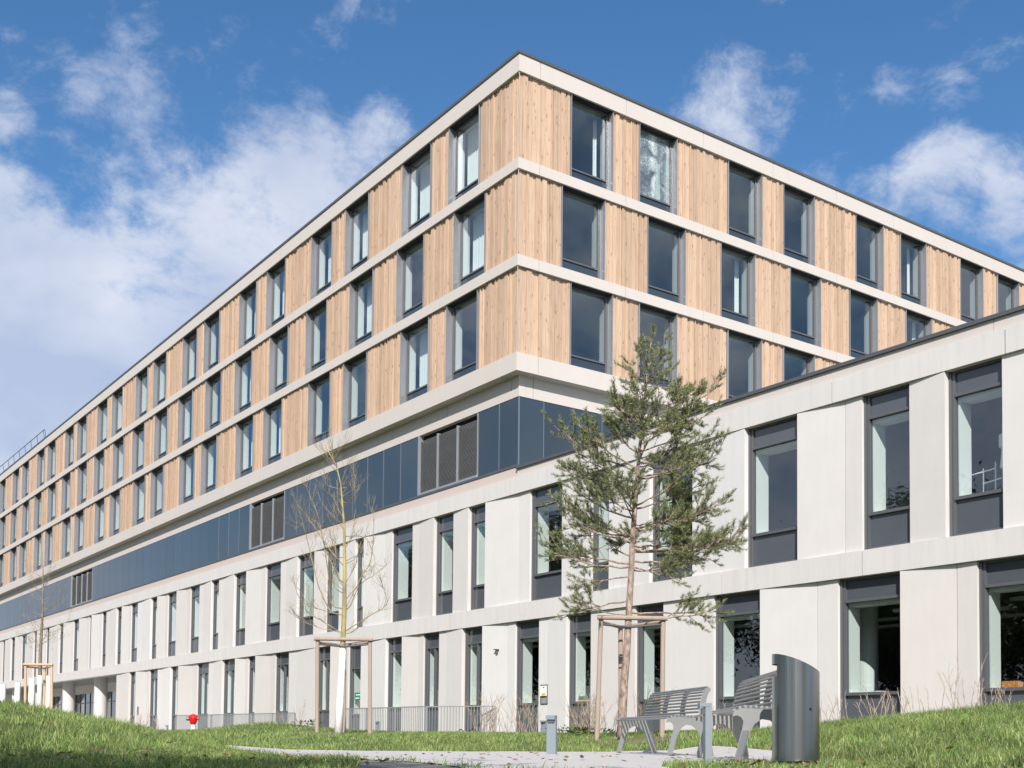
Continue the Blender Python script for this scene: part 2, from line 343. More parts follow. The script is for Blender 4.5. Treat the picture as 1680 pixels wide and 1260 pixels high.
# dark backing behind joints and boards
mb = MB()
for (z0, z1) in ((12.73, 23.94),):
    pass
for k, (z0, z1, wl, wr) in enumerate(storeys):
    for side, ws, L_ in ((FL, wl, LEN), (FR, wr, DEP)):
        e = [.05]+[q for pr in ws for q in pr]+[L_]
        for a, b in zip(e[::2], e[1::2]):
            mb.box(a+(.1 if side is FR and a < .1 else 0)+.02, b-.02, -.28, .17, z0, z1, side)
mb.build('wall', M['black'], B)

# ---- timber
def timber(side, a, b, z0, z1, corner=False):
    mb = MB(); x = a+.004; prev = 0
    while x < b-.03:
        wd = min(rnd.choice((.05, .07, .11, .15, .19, .22)), b-.004-x)
        if b-.004-x-wd < .04: wd = b-.004-x
        d = rnd.choice((0, .025, .05, .07)); 
        if d == prev: d = (d+.03) % .07
        prev = d; g_ = rnd.choice((.002, .004, .012, .014))
        mb.box(x, x+wd-g_, .18, NW-.045+d, z0+.012, z1-rnd.choice((.012, .012, .03)), side)
        x += wd
    return mb.build('timber_panel', M['wood'], B)
for k, (z0, z1, wl, wr) in enumerate(storeys):
    for side, ws, L_ in ((FL, wl, LEN), (FR, wr, DEP)):
        e = [-NW+.0]+[q for pr in ws for q in pr]+[L_]
        for i, (a, b) in enumerate(zip(e[::2], e[1::2])):
            if i == 0 and side is FR: a = -.17
            timber(side, a+(0 if i == 0 else .012), b-.012, z0, z1)

mb = MB()
for z0, z1, _, _ in storeys: mb.box(-.372, -.356, -.372, -.356, z0+.002, z1-.002, W); 
mb.build('corner_trim', M['band'], B)
# ---- windows of the timber storeys
def curtain_mesh(side, a, b, n, z0, z1, fold=.09, amp=.035):
    mb = MB(); N = max(6, int((b-a)/fold*4)); pts = []
    for i in range(N+1):
        x = a+(b-a)*i/N; pts.append((x, n+amp*math.sin(x/fold*2*math.pi)+.01*math.sin(x*37)))
    vs = [side(x, y, z) for z in (z0, z1) for x, y in pts]
    mb.add(vs, [(i, i+1, N+2+i, N+1+i) for i in range(N)])
    return mb
def wood_window(side, a, b, z0, z1, curtain=None, pane='glass_up', flip=False, simple=False):
    mb = MB(); T = .028; no = NW+.045; ni = -.06
    mb.cur = 0
    mb.box(a, a+T, ni, no, z0+.002, z1-.002, side); mb.box(b-T, b, ni, no, z0+.002, z1-.002, side)
    mb.box(a+T, b-T, ni, NW+.06, z0+.002, z0+T, side)
    mb.cur = 2; mb.box(a+T, b-T, ni, NW+.02, z1-T, z1-.002, side)
    mb.cur = 1
    fw = .055; f0, f1 = .005, .075; A, Bb = a+T, b-T; Z0, Z1 = z0+T, z1-T
    # the jamb side that the photographs shows has a wider double post
    far = (Bb-.11, Bb) ; near = (A, A+fw)
    mb.box(near[0], near[1], f0, f1, Z0, Z1, side); mb.box(far[0]+.045, far[1], f0, f1, Z0, Z1, side); mb.box(far[0], far[0]+.042, f0, f1+.015, Z0, Z1, side)
    mb.box(near[1], far[0], f0, f1, Z1-fw, Z1, side); mb.box(near[1], far[0], f0, f1, Z0, Z0+fw, side)
    zt = Z0+.44; mb.box(near[1], far[0], f0, f1+.012, zt, zt+.06, side)
    win = mb.build('window', [M['metal'], M['frame'], M['head']], B)
    qd = [side(x, .035, z) for x, z in ((near[1], zt+.06), (far[0], zt+.06), (far[0], Z1-fw), (near[1], Z1-fw))]
    g1 = MB(); g1.quad(*(qd if side is FR else qd[::-1]))
    g1.build('pane', M[pane], win, fix=False)
    g2 = MB(); g2.box(near[1], far[0], .015, .04, Z0+fw, zt, side); g2.build('spandrel_panel', M['strip'], win)
    rv = MB(); q0, q1 = -.34, -.002
    rv.box(A-.02, A+.03, q0, q1, zt, Z1, side); rv.box(Bb-.05, Bb+.02, q0, q1, zt, Z1, side); rv.box(A+.03, Bb-.05, q0, q1, zt-.06, zt, side)
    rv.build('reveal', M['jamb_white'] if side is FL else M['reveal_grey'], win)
    if curtain:
        c0 = Bb-.10-curtain[0]; c1 = Bb-.10-curtain[1]
        cm = curtain_mesh(side, c0, c1, -.48, zt-.3, z1-.02); cm.build('curtain', M['curtain'], win, fix=False, smooth=True)
    return win
cr = random.Random(3)
for k, (z0, z1, wl, wr) in enumerate(storeys):
    for i, (a, b) in enumerate(wl):
        cur = [(.85, 0), (.55, 0), (1.75, 0), None, (1.2, 0), (.5, 0), (1.85, .9)][cr.randrange(7)]
        if k == 0 and i < 2: cur = (1.7, 0)
        if (a+b)/2 < 86: wood_window(FL, a, b, z0, z1, cur)
    for i, (a, b) in enumerate(wr):
        cur = [None, None, None, (.22, 0)][cr.randrange(4)]
        wood_window(FR, a, b, z0, z1, cur, 'crackle' if (k == 0 and i == 1) else 'glass_up')

# ---- slabs, rooms and the closed back of the block
mb = MB()
def slab(z0, z1, s0=.102, t0=.102): mb.box(s0, LEN-.1, t0, DEP-.1, z0, z1, W)
slab(23.36, 23.94); slab(19.88, 20.22); slab(16.44, 16.79); slab(12.75, 13.34)
mb.box(LEN-.1, LEN+.2, -.1, DEP+.2, 9.3, 23.94, W); mb.box(-.1, LEN-.1, DEP-.1, DEP+.2, 9.3, 23.94, W)
mb.build('floor_slab', M['room'], B)
mb = MB()
for k, (z0, z1, wl, wr) in enumerate(storeys):
    za, zb = z0-.018, z1+.028
    mb.box(5.6, LEN-.2, 5.5, 5.7, za, zb, W); mb.box(5.4, 5.6, 5.5, DEP-.2, za, zb, W)
    for ws, ax in ((wl, 0), (wr, 1)):
        for i in range(len(ws)-1):
            gap = ws[i+1][0]-ws[i][1]
            c = (ws[i+1][0]+ws[i][1])/2
            if (gap > 2.5 or (k == 1 and i % 2 == 0)) and c > 6:
                if ax == 0: mb.box(c-.08, c+.08, .35, 5.5, za, zb, W)
                else: mb.box(.35, 5.4, c-.08, c+.08, za, zb, W)
mb.build('partition', M['room'], B)
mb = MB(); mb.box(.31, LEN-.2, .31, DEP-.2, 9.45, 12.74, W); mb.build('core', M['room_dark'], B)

# ---- dark glazed strip with louvres
SZ0, SZ1 = 9.56, 11.98
jl = [0.0,1.2,2.57,6.83]
def strip_panel(side, a, b, n1=-.02):
    q = MB(); q.box(a+.012, b-.012, -.12, n1, SZ0, SZ1, side); return q.build('glazed_panel', M['strip'], B)
strip_panel(FL, .03, 1.2); strip_panel(FL, 1.2, 2.55)
x = 6.85; seq = [8.23, 9.66, 11.05, 12.39, 13.85, 15.31, 16.69, 18.07, 19.47]
for b in seq: strip_panel(FL, x, b); x = b
x = 23.75
while x < 51.9:
    b = x+1.43 if x+2.0 < 52.2 else 52.2
    strip_panel(FL, x, b); x = b
    if x >= 52.2: break
x = 57.9
while x < 94: strip_panel(FL, x, x+1.45 if x < 92 else LEN-.1); x += 1.45
x = 0.04
for b in (1.1, 2.45, 3.79, 5.13, 6.47, 7.8): strip_panel(FR, x, b); x = b
x = 7.8
while x < DEP-1.4: strip_panel(FR, x, x+1.34); x += 1.34
mb = MB()   # bright mullion fins and the sill rail
for a in [1.2]+seq[:-1]+[25.16, 26.59, 28.03]: mb.box(a-.011, a+.011, -.02, .004, SZ0, SZ1, FL)
for a in (1.1, 2.45, 3.79, 5.13, 6.47, 7.8): mb.box(a-.011, a+.011, -.02, .004, SZ0, SZ1, FR)
mb.box(-.012, .012, -.03, .012, SZ0, SZ1, FL)
mb.build('mullion', M['trim'], B)
mb = MB(); mb.box(-.02, LEN, -.1, .075, 9.465, 9.555, FL); mb.build('sill_rail', M['coping'], B)
def louvre(a, b, bays, dark='louvre'):
    q = MB(); q.cur = 0
    q.box(a, a+.12, -.12, .02, SZ0, SZ1, FL) if False else None
    q.box(a, a+.05, -.2, .0, SZ0, SZ1, FL); q.box(b-.10, b, -.2, .02, SZ0, SZ1, FL); q.box(a+.05, b-.10, -.2, .03, SZ0, SZ0+.09, FL)
    for i in range(1, bays):
        x = a+(b-a)*i/bays; q.box(x-.03, x+.03, -.15, .0, SZ0+.09, SZ1-.19, FL)
    lv = q.build('louvre', M['steel'], B)
    q = MB(); n = 46
    for i in range(n):
        z = SZ0+.09+(SZ1-.22-SZ0-.09)*i/n
        for j in range(bays):
            x0 = a+(b-a)*j/bays+.031 if j else a+.051; x1 = a+(b-a)*(j+1)/bays-.031 if j < bays-1 else b-.101
            P = [FL(x0, -.14, z+.035), FL(x1, -.14, z+.035), FL(x1, -.05, z), FL(x0, -.05, z), FL(x0, -.14, z+.047), FL(x1, -.14, z+.047), FL(x1, -.05, z+.012), FL(x0, -.05, z+.012)]
            q.add(P, [(0, 3, 2, 1), (4, 5, 6, 7), (0, 1, 5, 4), (3, 7, 6, 2), (0, 4, 7, 3), (1, 2, 6, 5)])
    q.build('slats', M['louvre'], lv)
    q = MB(); q.box(a, b, -.30, -.22, SZ0, SZ1, FL); q.build('backing', M['black'], lv)
louvre(2.57, 6.83, 3); louvre(19.49, 23.73, 3); louvre(52.24, 57.86, 4)

# ---- podium
PS0, PS1, PT = -42., 100., 30.
mb = MB(); js = [-18.4+4.7*i for i in range(-5, 26)]
cuts = [PS0]+[j for j in js if PS0 < j < PS1]+[PS1]
mb.cur = 0
for a, b in zip(cuts[:-1], cuts[1:]): mb.box(a+.015, b-.015, -.35, .15, 8.5, 9.08, FL)
mb.build('parapet_band', M['band_grey'], B)
mb = MB()
for a, b in zip([PS0, -37, -32.2, -27.5, -22.8, -18.1, -13.0, -8.4, -3.9], [-37, -32.2, -27.5, -22.8, -18.1, -13.0, -8.4, -3.9, -.06]): mb.box(a+.006, b-.006, -.34, .09, 9.085, 9.36, FL)
mb.build('parapet_fascia', M['band'], B)
mb = MB(); mb.box(PS0, -.05, -.4, .16, 9.362, 9.45, FL); mb.build('parapet_coping', M['coping'], B)
mb = MB(); x = -.04
while x < PS1: mb.box(x+.005, min(x+4.25, PS1)-.005, -.3, .05, 9.085, 9.46, FL); x += 4.25
mb.build('ledge', M['pink'], B)
mb = MB()
for a, b in zip(cuts[:-1], cuts[1:]): mb.box(a-.9+.015, b-.9-.015, -.35, .15, 4.04, 4.66, FL)
mb.build('podium_band', M['band_grey'], B)
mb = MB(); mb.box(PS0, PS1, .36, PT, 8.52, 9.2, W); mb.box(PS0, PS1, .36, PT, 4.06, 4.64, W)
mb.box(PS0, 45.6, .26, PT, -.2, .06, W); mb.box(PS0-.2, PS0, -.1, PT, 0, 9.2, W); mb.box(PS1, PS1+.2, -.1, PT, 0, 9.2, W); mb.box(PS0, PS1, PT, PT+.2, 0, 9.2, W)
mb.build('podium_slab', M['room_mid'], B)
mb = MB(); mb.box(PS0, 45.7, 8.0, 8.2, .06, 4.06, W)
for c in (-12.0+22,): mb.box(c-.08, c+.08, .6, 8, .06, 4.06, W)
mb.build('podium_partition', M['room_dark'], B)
mb = MB(); mb.box(PS0, PS1, 6.0, 6.2, 4.64, 8.52, W)
for c in (-20, -14.0, -9.6, -3.4, 3.3, 10.0, 18.6, 26.5, 34, 44, 54, 64, 74, 84): mb.box(c-.08, c+.08, .6, 6, 4.64, 8.52, W)
mb.build('podium_partition', M['room'], B)

U = [(-21.9,-20.5),(-18.28,-16.90),(-15.91,-14.55),(-12.58,-10.74),(-8.67,-6.92),(-4.98,-4.11),(-2.60,-.81),(1.82,2.94),(4.06,5.37),(7.07,8.73),(11.03,11.82),(13.4,14.69),(15.79,17.61),
     (19.62,21.4),(23.74,25.37),(27.64,28.62),(30.56,32.02),(34.14,35.83),(37.56,38.81),(41.52,42.89),(44.66,45.87),(48.32,49.32),(51.69,52.45),(54.9,56.62),(59.24,60.6),(63.74,64.6),(67.47,68.7),(71.24,72.99),(75.25,76.89),(79.54,80.41),
     (83.2,84.5),(87.0,88.4),(91,92.2),(95,96)]
Gw = [(-22.9,-21.4),(-19.20,-17.63),(-15.68,-13.81),(-11.30,-9.53),(-7.48,-6.24),(-4.13,-2.94),(-1.38,0.0),(1.94,3.28),(4.98,6.14),(7.69,9.03),(11.27,12.41),(14.01,15.48),(18.51,20.10),(22.36,23.43),
      (25.02,26.83),(28.91,30.68),(33.58,34.95),(37.4,38.91),(41.44,42.81)]
UT = 'CCABAACBAABABABAABBABABBBABABABABABABA'
GT = 'CABBCCABABABABBABABAB'
def wedge_panel(a, b, z0, z1, typ):
    """a..b along s (b = left in the photo).  the face swings a few centimetres in and out of the band's plane"""
    f0, f1, f2 = .138, .085, .06
    w_ = b-a
    if typ == 'C': segs = [((a, .07), (b, .07))]
    elif typ == 'A': j = b-.28*w_; segs = [((j, .066), (b, .066)), ((a, f0), (j, .066))] if w_ > 1.25 else [((a, f0), (b, .066))]
    else: j = a+.26*w_; segs = [((a, .062), (j, .05)), ((j, .05), (b, f0))] if w_ > 1.25 else [((a, .06), (b, f0))]
    mb = MB()
    for (x0, n0), (x1, n1) in segs:
        g0 = .009 if len(segs) == 2 and abs(x0-a) > .01 else 0; g1 = .009 if len(segs) == 2 and abs(x1-b) > .01 else 0
        mb.prism([(x0+g0, -.3), (x1-g1, -.3), (x1-g1, n1), (x0+g0, n0)], z0, z1, FL)
    return mb.build('concrete_panel', M['panel'], B)
def podium_window(a, b, z0, z1, zs, zt, split=0, door=False, ground=False):
    mb = MB(); w_ = b-a; fb = .055
    # left (in the photo) post: stepped, two members
    pl = min(.15, w_*.13)
    n0, n1 = -.16, -.035
    mb.box(b-pl*.45, b, n0, n1+.02, z0, z1, FL); mb.box(b-pl, b-pl*.45-.006, n0, n1-.012, z0, z1, FL)
    mb.box(a, a+.035, n0, n1-.01, z0, z1, FL)
    A, Bb = a+.035, b-pl
    mb.box(A, Bb, n0, n1, z0, z0+.07, FL); mb.box(A, Bb, n0, n1, z1-.05, z1, FL)
    mb.box(A, Bb, n0, n1+.012, zt-.035, zt+.035, FL); mb.box(A, Bb, n0, n1+.03, zs-.04, zs+.035, FL)
    win = None
    if split:
        c = A+(Bb-A)*split; mb.box(c-.045, c+.045, n0, n1-.005, zs+.035, zt-.035, FL)
    win = mb.build('podium_window', M['frame'], B)
    gq = MB(); gq.quad(*[FL(x, -.10, z) for x, z in ((A, zt-.035), (Bb, zt-.035), (Bb, zs+.035), (A, zs+.035))]); gq.build('pane', M['glass'], win, fix=False)
    q = MB(); q.box(A, Bb, -.135, -.095, zt+.035, z1-.05, FL); q.build('transom_panel', M['spandrel'], win)
    q = MB(); q.box(A, Bb, -.135, -.085, z0+.07, zs-.04, FL); q.build('spandrel_panel', M['spandrel'], win)
    q = MB(); d0, d1 = -.62 if not ground else -.55, -.17
    q.box(a-.04, a+.04, d0, d1, zs-.05, zt+.06, FL); q.box(b-pl-.03, b+.02, d0, d1, zs-.05, zt+.06, FL); q.box(a+.04, b-pl-.03, d0, d1, zs-.06, zs-.0, FL); q.box(a+.04, b-pl-.03, d0, d1, zt-.12, zt+.05, FL)
    q.build('reveal', M['jamb_white'], win)
    return win
# upper podium row
e = [PS0+.0]+[q for pr in U for q in pr]+[PS1]
for i, (a, b) in enumerate(zip(e[::2], e[1::2])): wedge_panel(a, b, 4.667, 8.494, UT[i % len(UT)])
for a, b in U: podium_window(a, b, 4.667, 8.494, 5.55, 7.93)
e = [PS0+.0]+[q for pr in Gw for q in pr]+[45.7]
for i, (a, b) in enumerate(zip(e[::2], e[1::2])): wedge_panel(a, b, -.15, 4.034, GT[i % len(GT)])
splits = {7: .45, 8: .45, 12: .5, 14: .5, 15: .5, 16: .4, 11: .5, 17: .5, 18: .5}
gwin = []
for i, (a, b) in enumerate(Gw): gwin.append(podium_window(a, b, -.15, 4.034, 1.17 if i != 10 else .95, 3.47 if i != 10 else 2.95, splits.get(i, 0), ground=True))
# green sign stuck on the door glass
d = gwin[10]
mb = MB(); mb.box(11.42, 12.08, -.095, -.088, 1.56, 1.90, FL); sg = mb.build('sign', M['green_sign'], d)
mb = MB()
for (x0, x1, z) in ((11.50, 11.96, 1.80), (11.66, 12.0, 1.66)):
    xx = x0
    while xx < x1: mb.box(xx, min(xx+.07, x1), -.088, -.084, z-.022, z+.022, FL); xx += .078
# lines of small unreadable lettering are drawn as strokes
mb.build('sign_text', M['white'], d)
# loggia
mb = MB(); mb.box(45.7, PS1, .36, 4.2, -.2, .03, W); mb.box(45.6, 45.9, .3, 4.2, .0, 4.06, W); mb.build('loggia_floor', M['panel'], B)
mb = MB(); mb.box(45.9, PS1, 3.4, 4.0, 3.35, 4.05, W); mb.build('lintel', M['panel'], B)
mb = MB(); x = 45.95
while x < PS1-2: mb.box(x-.03, x+.03, 3.5, 3.62, .03, 3.35, W); x += 1.45
mb.box(45.9, PS1, 3.48, 3.62, 2.55, 2.61, W); mb.build('curtain_wall_frame', M['frame'], B)
mb = MB(); mb.quad(W(45.95, 3.55, 3.35), W(PS1-.1, 3.55, 3.35), W(PS1-.1, 3.55, .05), W(45.95, 3.55, .05)); mb.build('curtain_wall_glass', M['glass_dark'], B, fix=False)
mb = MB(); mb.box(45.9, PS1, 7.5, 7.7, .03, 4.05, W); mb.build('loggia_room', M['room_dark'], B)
for s_ in (52.45, 61.0, 69.6, 78.2, 86.8):
    mb = MB(); c = Vector(W(s_, .85, 0)); mb.tube([(c.x, c.y, .0), (c.x, c.y, 4.06)], .47, 28); mb.build('column', M['concrete'], B, smooth=False)
mb = MB(); c = Vector(W(-13.42, 1.55, 0)); mb.tube([(c.x, c.y, .06), (c.x, c.y, 4.06)], .30, 24); mb.build('interior_column', M['jamb_white'], B)
# ceiling rows of lights and hanging ducts in the ground floor rooms (unlit)
mb = MB()
for t_ in (1.6, 3.2, 4.8):
    for i in range(9):
        mb.box(-26+3.2*i, -26+3.2*i+2.2, t_, t_+.16, 3.3, 3.38, W)
mb.build('ceiling_fitting', M['white'], B)

# wall niche, wall lamp, small intercom plate: fixtures of the building
mb = MB(); mb.cur = 0
a0, a1, z0_, z1_ = -1.90, -1.52, 1.15, 1.80
mb.box(a0, a0+.02, .02, .10, z0_, z1_, FL); mb.box(a1-.02, a1, .02, .10, z0_, z1_, FL); mb.box(a0, a1, .02, .10, z1_-.02, z1_, FL); mb.box(a0, a1, .02, .10, z0_, z0_+.02, FL)
mb.cur = 1; mb.box(a0+.02, a1-.02, .066, .072, z0_+.02, z1_-.02, FL)
mb.cur = 2; mb.box(a0+.04, a1-.04, .072, .13, z0_+.27, z1_-.04, FL)
mb.cur = 3; mb.box(a0+.05, a1-.13, .13, .134, z0_+.29, z0_+.36, FL)
mb.cur = 4; mb.box(a0+.12, a0+.19, .13, .134, z1_-.12, z1_-.08, FL)
mb.build('wall_box', [M['frame'], M['louvre'], M['jamb_white'], M['book_yellow'], M['red']], B)
mb = MB(); mb.prism([(.92, .10), (1.12, .10), (1.10, .22), (.94, .22)], 3.11, 3.14, FL); mb.prism([(.98, .10), (1.06, .10), (1.05, .17), (.99, .17)], 2.99, 3.11, FL); mb.build('wall_lamp', M['frame'], B)
mb = MB(); mb.box(40.75, 40.98, .08, .13, 1.25, 1.78, FL); mb.build('intercom_plate', M['frame'], B)
# roof guardrail far left
mb = MB(); s0_, s1_ = 69.5, 92.
mb.tube([FL(s0_, -.5, 25.75), FL(s1_, -.5, 25.75)], .035, 5); mb.tube([FL(s0_, -.5, 25.75), FL(s0_-1.6, -.2, 25.15), FL(s0_-1.7, -.2, 24.1)], .03, 5)
x = s0_+.4
while x < s1_: mb.tube([FL(x, -.5, 25.75), FL(x-.15, -.6, 24.8), FL(x-.6, -.3, 24.05)], .028, 5); x += 2.2
mb.build('roof_guardrail', M['coping'], B)
# ------------------------------------------------------------------ ground
def sstep(x): x = np.clip(x, 0, 1); return x*x*(3-2*x)
PFX = np.array([-9, -3.84, -3.0, -1.2, 0, 1.35, 2.3, 2.9, 3.4, 7, 14]); PFY = np.array([16.6, 16.5, 16.5, 16.4, 15.9, 16.3, 15.6, 11.2, 10.6, 10.4, 10.4])
def ground(X, Y):
    X = np.asarray(X, float); Y = np.asarray(Y, float)
    yp = np.interp(X, PFX, PFY)
    z = -.2+.33*(1-np.exp(-np.maximum(Y-yp-.15, 0)/6.5))-.19*sstep((-X-7.3)/4)*sstep((Y-24)/8)
    z = z+.22*np.exp(-((X+6.5)/1.05)**2-((Y-31)/3.5)**2)+.08*np.exp(-((X+5.0)/1.2)**2-((Y-29)/3.5)**2)
    cl = np.interp(X, [-16, -9, -6.0, -5.35, -4.72, -4.35, -4.07, -3.2, -2.2, 0], [.56, .46, .325, .21, .09, -.02, -.08, -.2, -.22, -.2])
    f = np.where(Y < 13.5, sstep((Y-2)/11.5), 1-sstep((Y-13.5)/5.5))
    z = z+(cl+.2)*f
    crr = np.interp(X, [2.9, 3.35, 4.3, 5.1, 5.8, 8, 14], [0, .13, .27, .375, .455, .60, .72])
    f2 = np.where(Y < 13.2, sstep((Y-4.5)/8.2), 1-.75*sstep((Y-13.2)/8))
    z = z+crr*f2
    return z
nx, ny = 260, 300
xs = np.concatenate([-np.geomspace(400, 12, 30), np.linspace(-11.9, 11.9, 200), np.geomspace(12, 400, 30)])
ys = np.concatenate([-np.geomspace(300, 3, 20), np.linspace(-2.8, 40, 230), np.geomspace(40.5, 900, 30)])
GX, GY = np.meshgrid(xs, ys); GZ = ground(GX, GY)
far = sstep((np.hypot(GX, GY-15)-45)/40); GZ = GZ*(1-far)+(-.1)*far
vs = np.stack([GX, GY, GZ], -1).reshape(-1, 3); W_ = len(xs)
fs = [(j*W_+i, j*W_+i+1, (j+1)*W_+i+1, (j+1)*W_+i) for j in range(len(ys)-1) for i in range(len(xs)-1)]
me = bpy.data.meshes.new('ground'); me.from_pydata(vs.tolist(), [], fs); me.polygons.foreach_set('use_smooth', [True]*len(fs))
gr = bpy.data.objects.new('ground', me); COL.objects.link(gr); tag(gr, 'grassy ground and low mounds in front of the building', kind='structure')
M['soil'] = mat('grass_soil', (.075, .085, .030), .95, noise=(5, .35))
me.materials.append(M['soil'])
# paving sheets follow the ground 4-8 mm up
M['pave'] = mat('concrete_paving', (.47, .445, .43), .85, noise=(2.5, .10), streak=.02)
M['asphalt'] = mat('asphalt', (.17, .165, .16), .9, noise=(60, .45), bump=(90, .6))
def inside(px, py, poly):
    c = np.zeros(px.shape, bool); n = len(poly)
    for i in range(n):
        x1, y1 = poly[i]; x2, y2 = poly[(i+1) % n]
        if y1 == y2: continue
        k = ((y1 > py) != (y2 > py)) & (px < (x2-x1)*(py-y1)/(y2-y1)+x1); c ^= k
    return c
def smooth_poly(poly, it=2):
    for _ in range(it):
        o = []
        for i in range(len(poly)):
            a, b = poly[i], poly[(i+1) % len(poly)]
            o += [(a[0]*.75+b[0]*.25, a[1]*.75+b[1]*.25), (a[0]*.25+b[0]*.75, a[1]*.25+b[1]*.75)]
        poly = o
    return poly
def sheet(name, poly, h, m_, label, st=.25):
    x0 = min(p[0] for p in poly); x1 = max(p[0] for p in poly); y0 = min(p[1] for p in poly); y1 = max(p[1] for p in poly)
    b = bmesh.new(); vv = [b.verts.new((p[0], p[1], 0)) for p in poly]; b.faces.new(vv)
    for ax, lo_, hi_ in ((0, x0, x1), (1, y0, y1)):
        q = lo_+st
        while q < hi_:
            no = Vector((1, 0, 0)) if ax == 0 else Vector((0, 1, 0))
            bmesh.ops.bisect_plane(b, geom=b.verts[:]+b.edges[:]+b.faces[:], plane_co=no*q, plane_no=no); q += st
    for q in b.verts: q.co.z = float(ground(q.co.x, q.co.y))+h
    me = bpy.data.meshes.new(name); b.to_mesh(me); b.free(); me.materials.append(m_)
    for p_ in me.polygons:
        if p_.normal.z < 0: p_.flip()
    o = bpy.data.objects.new(name, me); COL.objects.link(o); tag(o, label, kind='structure'); return o
PATH = smooth_poly([(-4.9, 16.5), (-3.84, 16.5), (-1.2, 16.4), (0.2, 16.1), (1.2, 16.6), (2.6, 16.6), (2.9, 13.5), (3.0, 11.0), (2.75, 10.0), (2.3, 9.5), (1.1, 9.5), (1.0, 6), (-.1, 6), (-.45, 8.3), (-1.0, 9.8), (-1.4, 10.3), (-1.9, 10.9), (-3.6, 14.9), (-4.9, 15.5)], 2)
ASPH = smooth_poly([(-1.35, 10.0), (-1.0, 9.6), (-.5, 8.4), (-.15, 6.2), (-.2, 5.0), (-.8, 5.2), (-1.0, 7.8)], 2)
sheet('path', PATH, .012, M['pave'], 'pale concrete path under the benches')
sheet('asphalt_path', ASPH, .008, M['asphalt'], 'dark asphalt beside the pale path')
TERR = [FL(16, 1.2, 0)[:2], FL(16, 6, 0)[:2], FL(44, 9, 0)[:2], FL(60, 4, 0)[:2], FL(60, 1, 0)[:2]]
TERR = [FL(24, 1.0, 0)[:2], FL(24, 4.5, 0)[:2], FL(46, 6, 0)[:2], FL(95, 6, 0)[:2], FL(95, -.3, 0)[:2], FL(46, -.3, 0)[:2], FL(46, 1.0, 0)[:2]]
sheet('terrace', TERR, .03, M['pave'], 'paved terrace along the left part of the facade', 2.0)
M['mulch'] = mat('bark_mulch', (.17, .125, .085), .95, noise=(18, .5), bump=(30, .8))
def disc(cx, cy, rx, ry, n=22): return [(cx+rx*math.cos(2*math.pi*i/n)*(1+.12*math.sin(i*2.3)), cy+ry*math.sin(2*math.pi*i/n)) for i in range(n)]
pine_c = at(1022, 1208, 20.8); bare_c = at(556, 1207, 26.)
MUL1 = disc(pine_c.x+.2, 20.4, .95, 1.5); MUL2 = disc(bare_c.x-.1, 25.6, .95, 1.8); MUL3 = disc(.3, 36.6, 2.0, 1.2)
for i, q in enumerate((MUL1, MUL2)): sheet('soil', q, .010, M['mulch'], 'bare soil round the pine' if i == 0 else 'bare soil round the yellow lichened tree')

# ------------------------------------------------------------------ grass (uncountable): one mesh of blades
rs = np.random.RandomState(5)
def blades(n, ymin, ymax, hmin, hmax, wd, power=1.0):
    Y = ymin+(ymax-ymin)*rs.rand(n)**power
    X = (rs.rand(n)*2-1)*(.50*Y+.4)
    keep = ~inside(X, Y, PATH) & ~inside(X, Y, ASPH)
    for q in (MUL1, MUL2): keep &= ~(inside(X, Y, q) & (rs.rand(n) < .8))
    dfac = -(X-XR)*math.cos(YAW)-(Y-D0)*math.sin(YAW)
    keep &= dfac > .5
    keep &= ~inside(X, Y, TERR)
    X, Y = X[keep], Y[keep]; n = len(X); Z = ground(X, Y)
    # clumps: slow noise in height and lean
    cl = np.sin(X*2.1+1.3*np.sin(Y*1.7))*np.sin(Y*2.6+1.1*np.sin(X*2.3))
    h = (hmin+(hmax-hmin)*rs.rand(n)**1.6)*(1+.35*cl)
    near = np.interp(X, PFX, PFY); h *= np.where((Y < near) & (X > -3.6) & (X < 3.2), .62, 1)
    ang = rs.rand(n)*2*np.pi; lean = h*(.25+.75*rs.rand(n)); ca, sa = np.cos(ang), np.sin(ang)
    wv_ = wd*(.6+.8*rs.rand(n)); wx, wy = -sa*wv_*.5, ca*wv_*.5
    tw = rs.rand(n)*2*np.pi; wx = np.cos(tw)*wv_*.5; wy = np.sin(tw)*wv_*.5
    P = np.zeros((n, 5, 3))
    P[:, 0] = np.stack([X-wx, Y-wy, Z-.01], -1); P[:, 1] = np.stack([X+wx, Y+wy, Z-.01], -1)
    P[:, 2] = np.stack([X+wx*.8+ca*lean*.35, Y+wy*.8+sa*lean*.35, Z+h*.62], -1); P[:, 3] = np.stack([X-wx*.8+ca*lean*.35, Y-wy*.8+sa*lean*.35, Z+h*.62], -1)
    P[:, 4] = np.stack([X+ca*lean, Y+sa*lean, Z+h], -1)
    return P
P = np.concatenate([blades(190000, 4.5, 17, .022, .115, .0055, .75), blades(150000, 13, 32, .03, .085, .009, .9), blades(30000, 30, 52, .04, .10, .018), blades(1500, 5.5, 16, .10, .16, .005)])
n = len(P); me = bpy.data.meshes.new('grass')
me.vertices.add(n*5); me.vertices.foreach_set('co', P.reshape(-1))
idx = np.arange(n)[:, None]*5
loops = np.concatenate([idx+np.array([[0, 1, 2, 3]]), idx+np.array([[3, 2, 4]])], 1).reshape(-1)
me.loops.add(len(loops)); me.loops.foreach_set('vertex_index', loops.astype(np.int32))
me.polygons.add(2*n); ls = np.empty((n, 2), np.int32); ls[:, 0] = np.arange(n)*7; ls[:, 1] = ls[:, 0]+4
me.polygons.foreach_set('loop_start', ls.reshape(-1)); me.polygons.foreach_set('loop_total', np.tile([4, 3], n).astype(np.int32))
me.update(calc_edges=True); me.validate()
X = bpy.data.materials.new('grass_blades'); X.use_nodes = True; t = X.node_tree; q = NG(t); b = t.nodes['Principled BSDF']
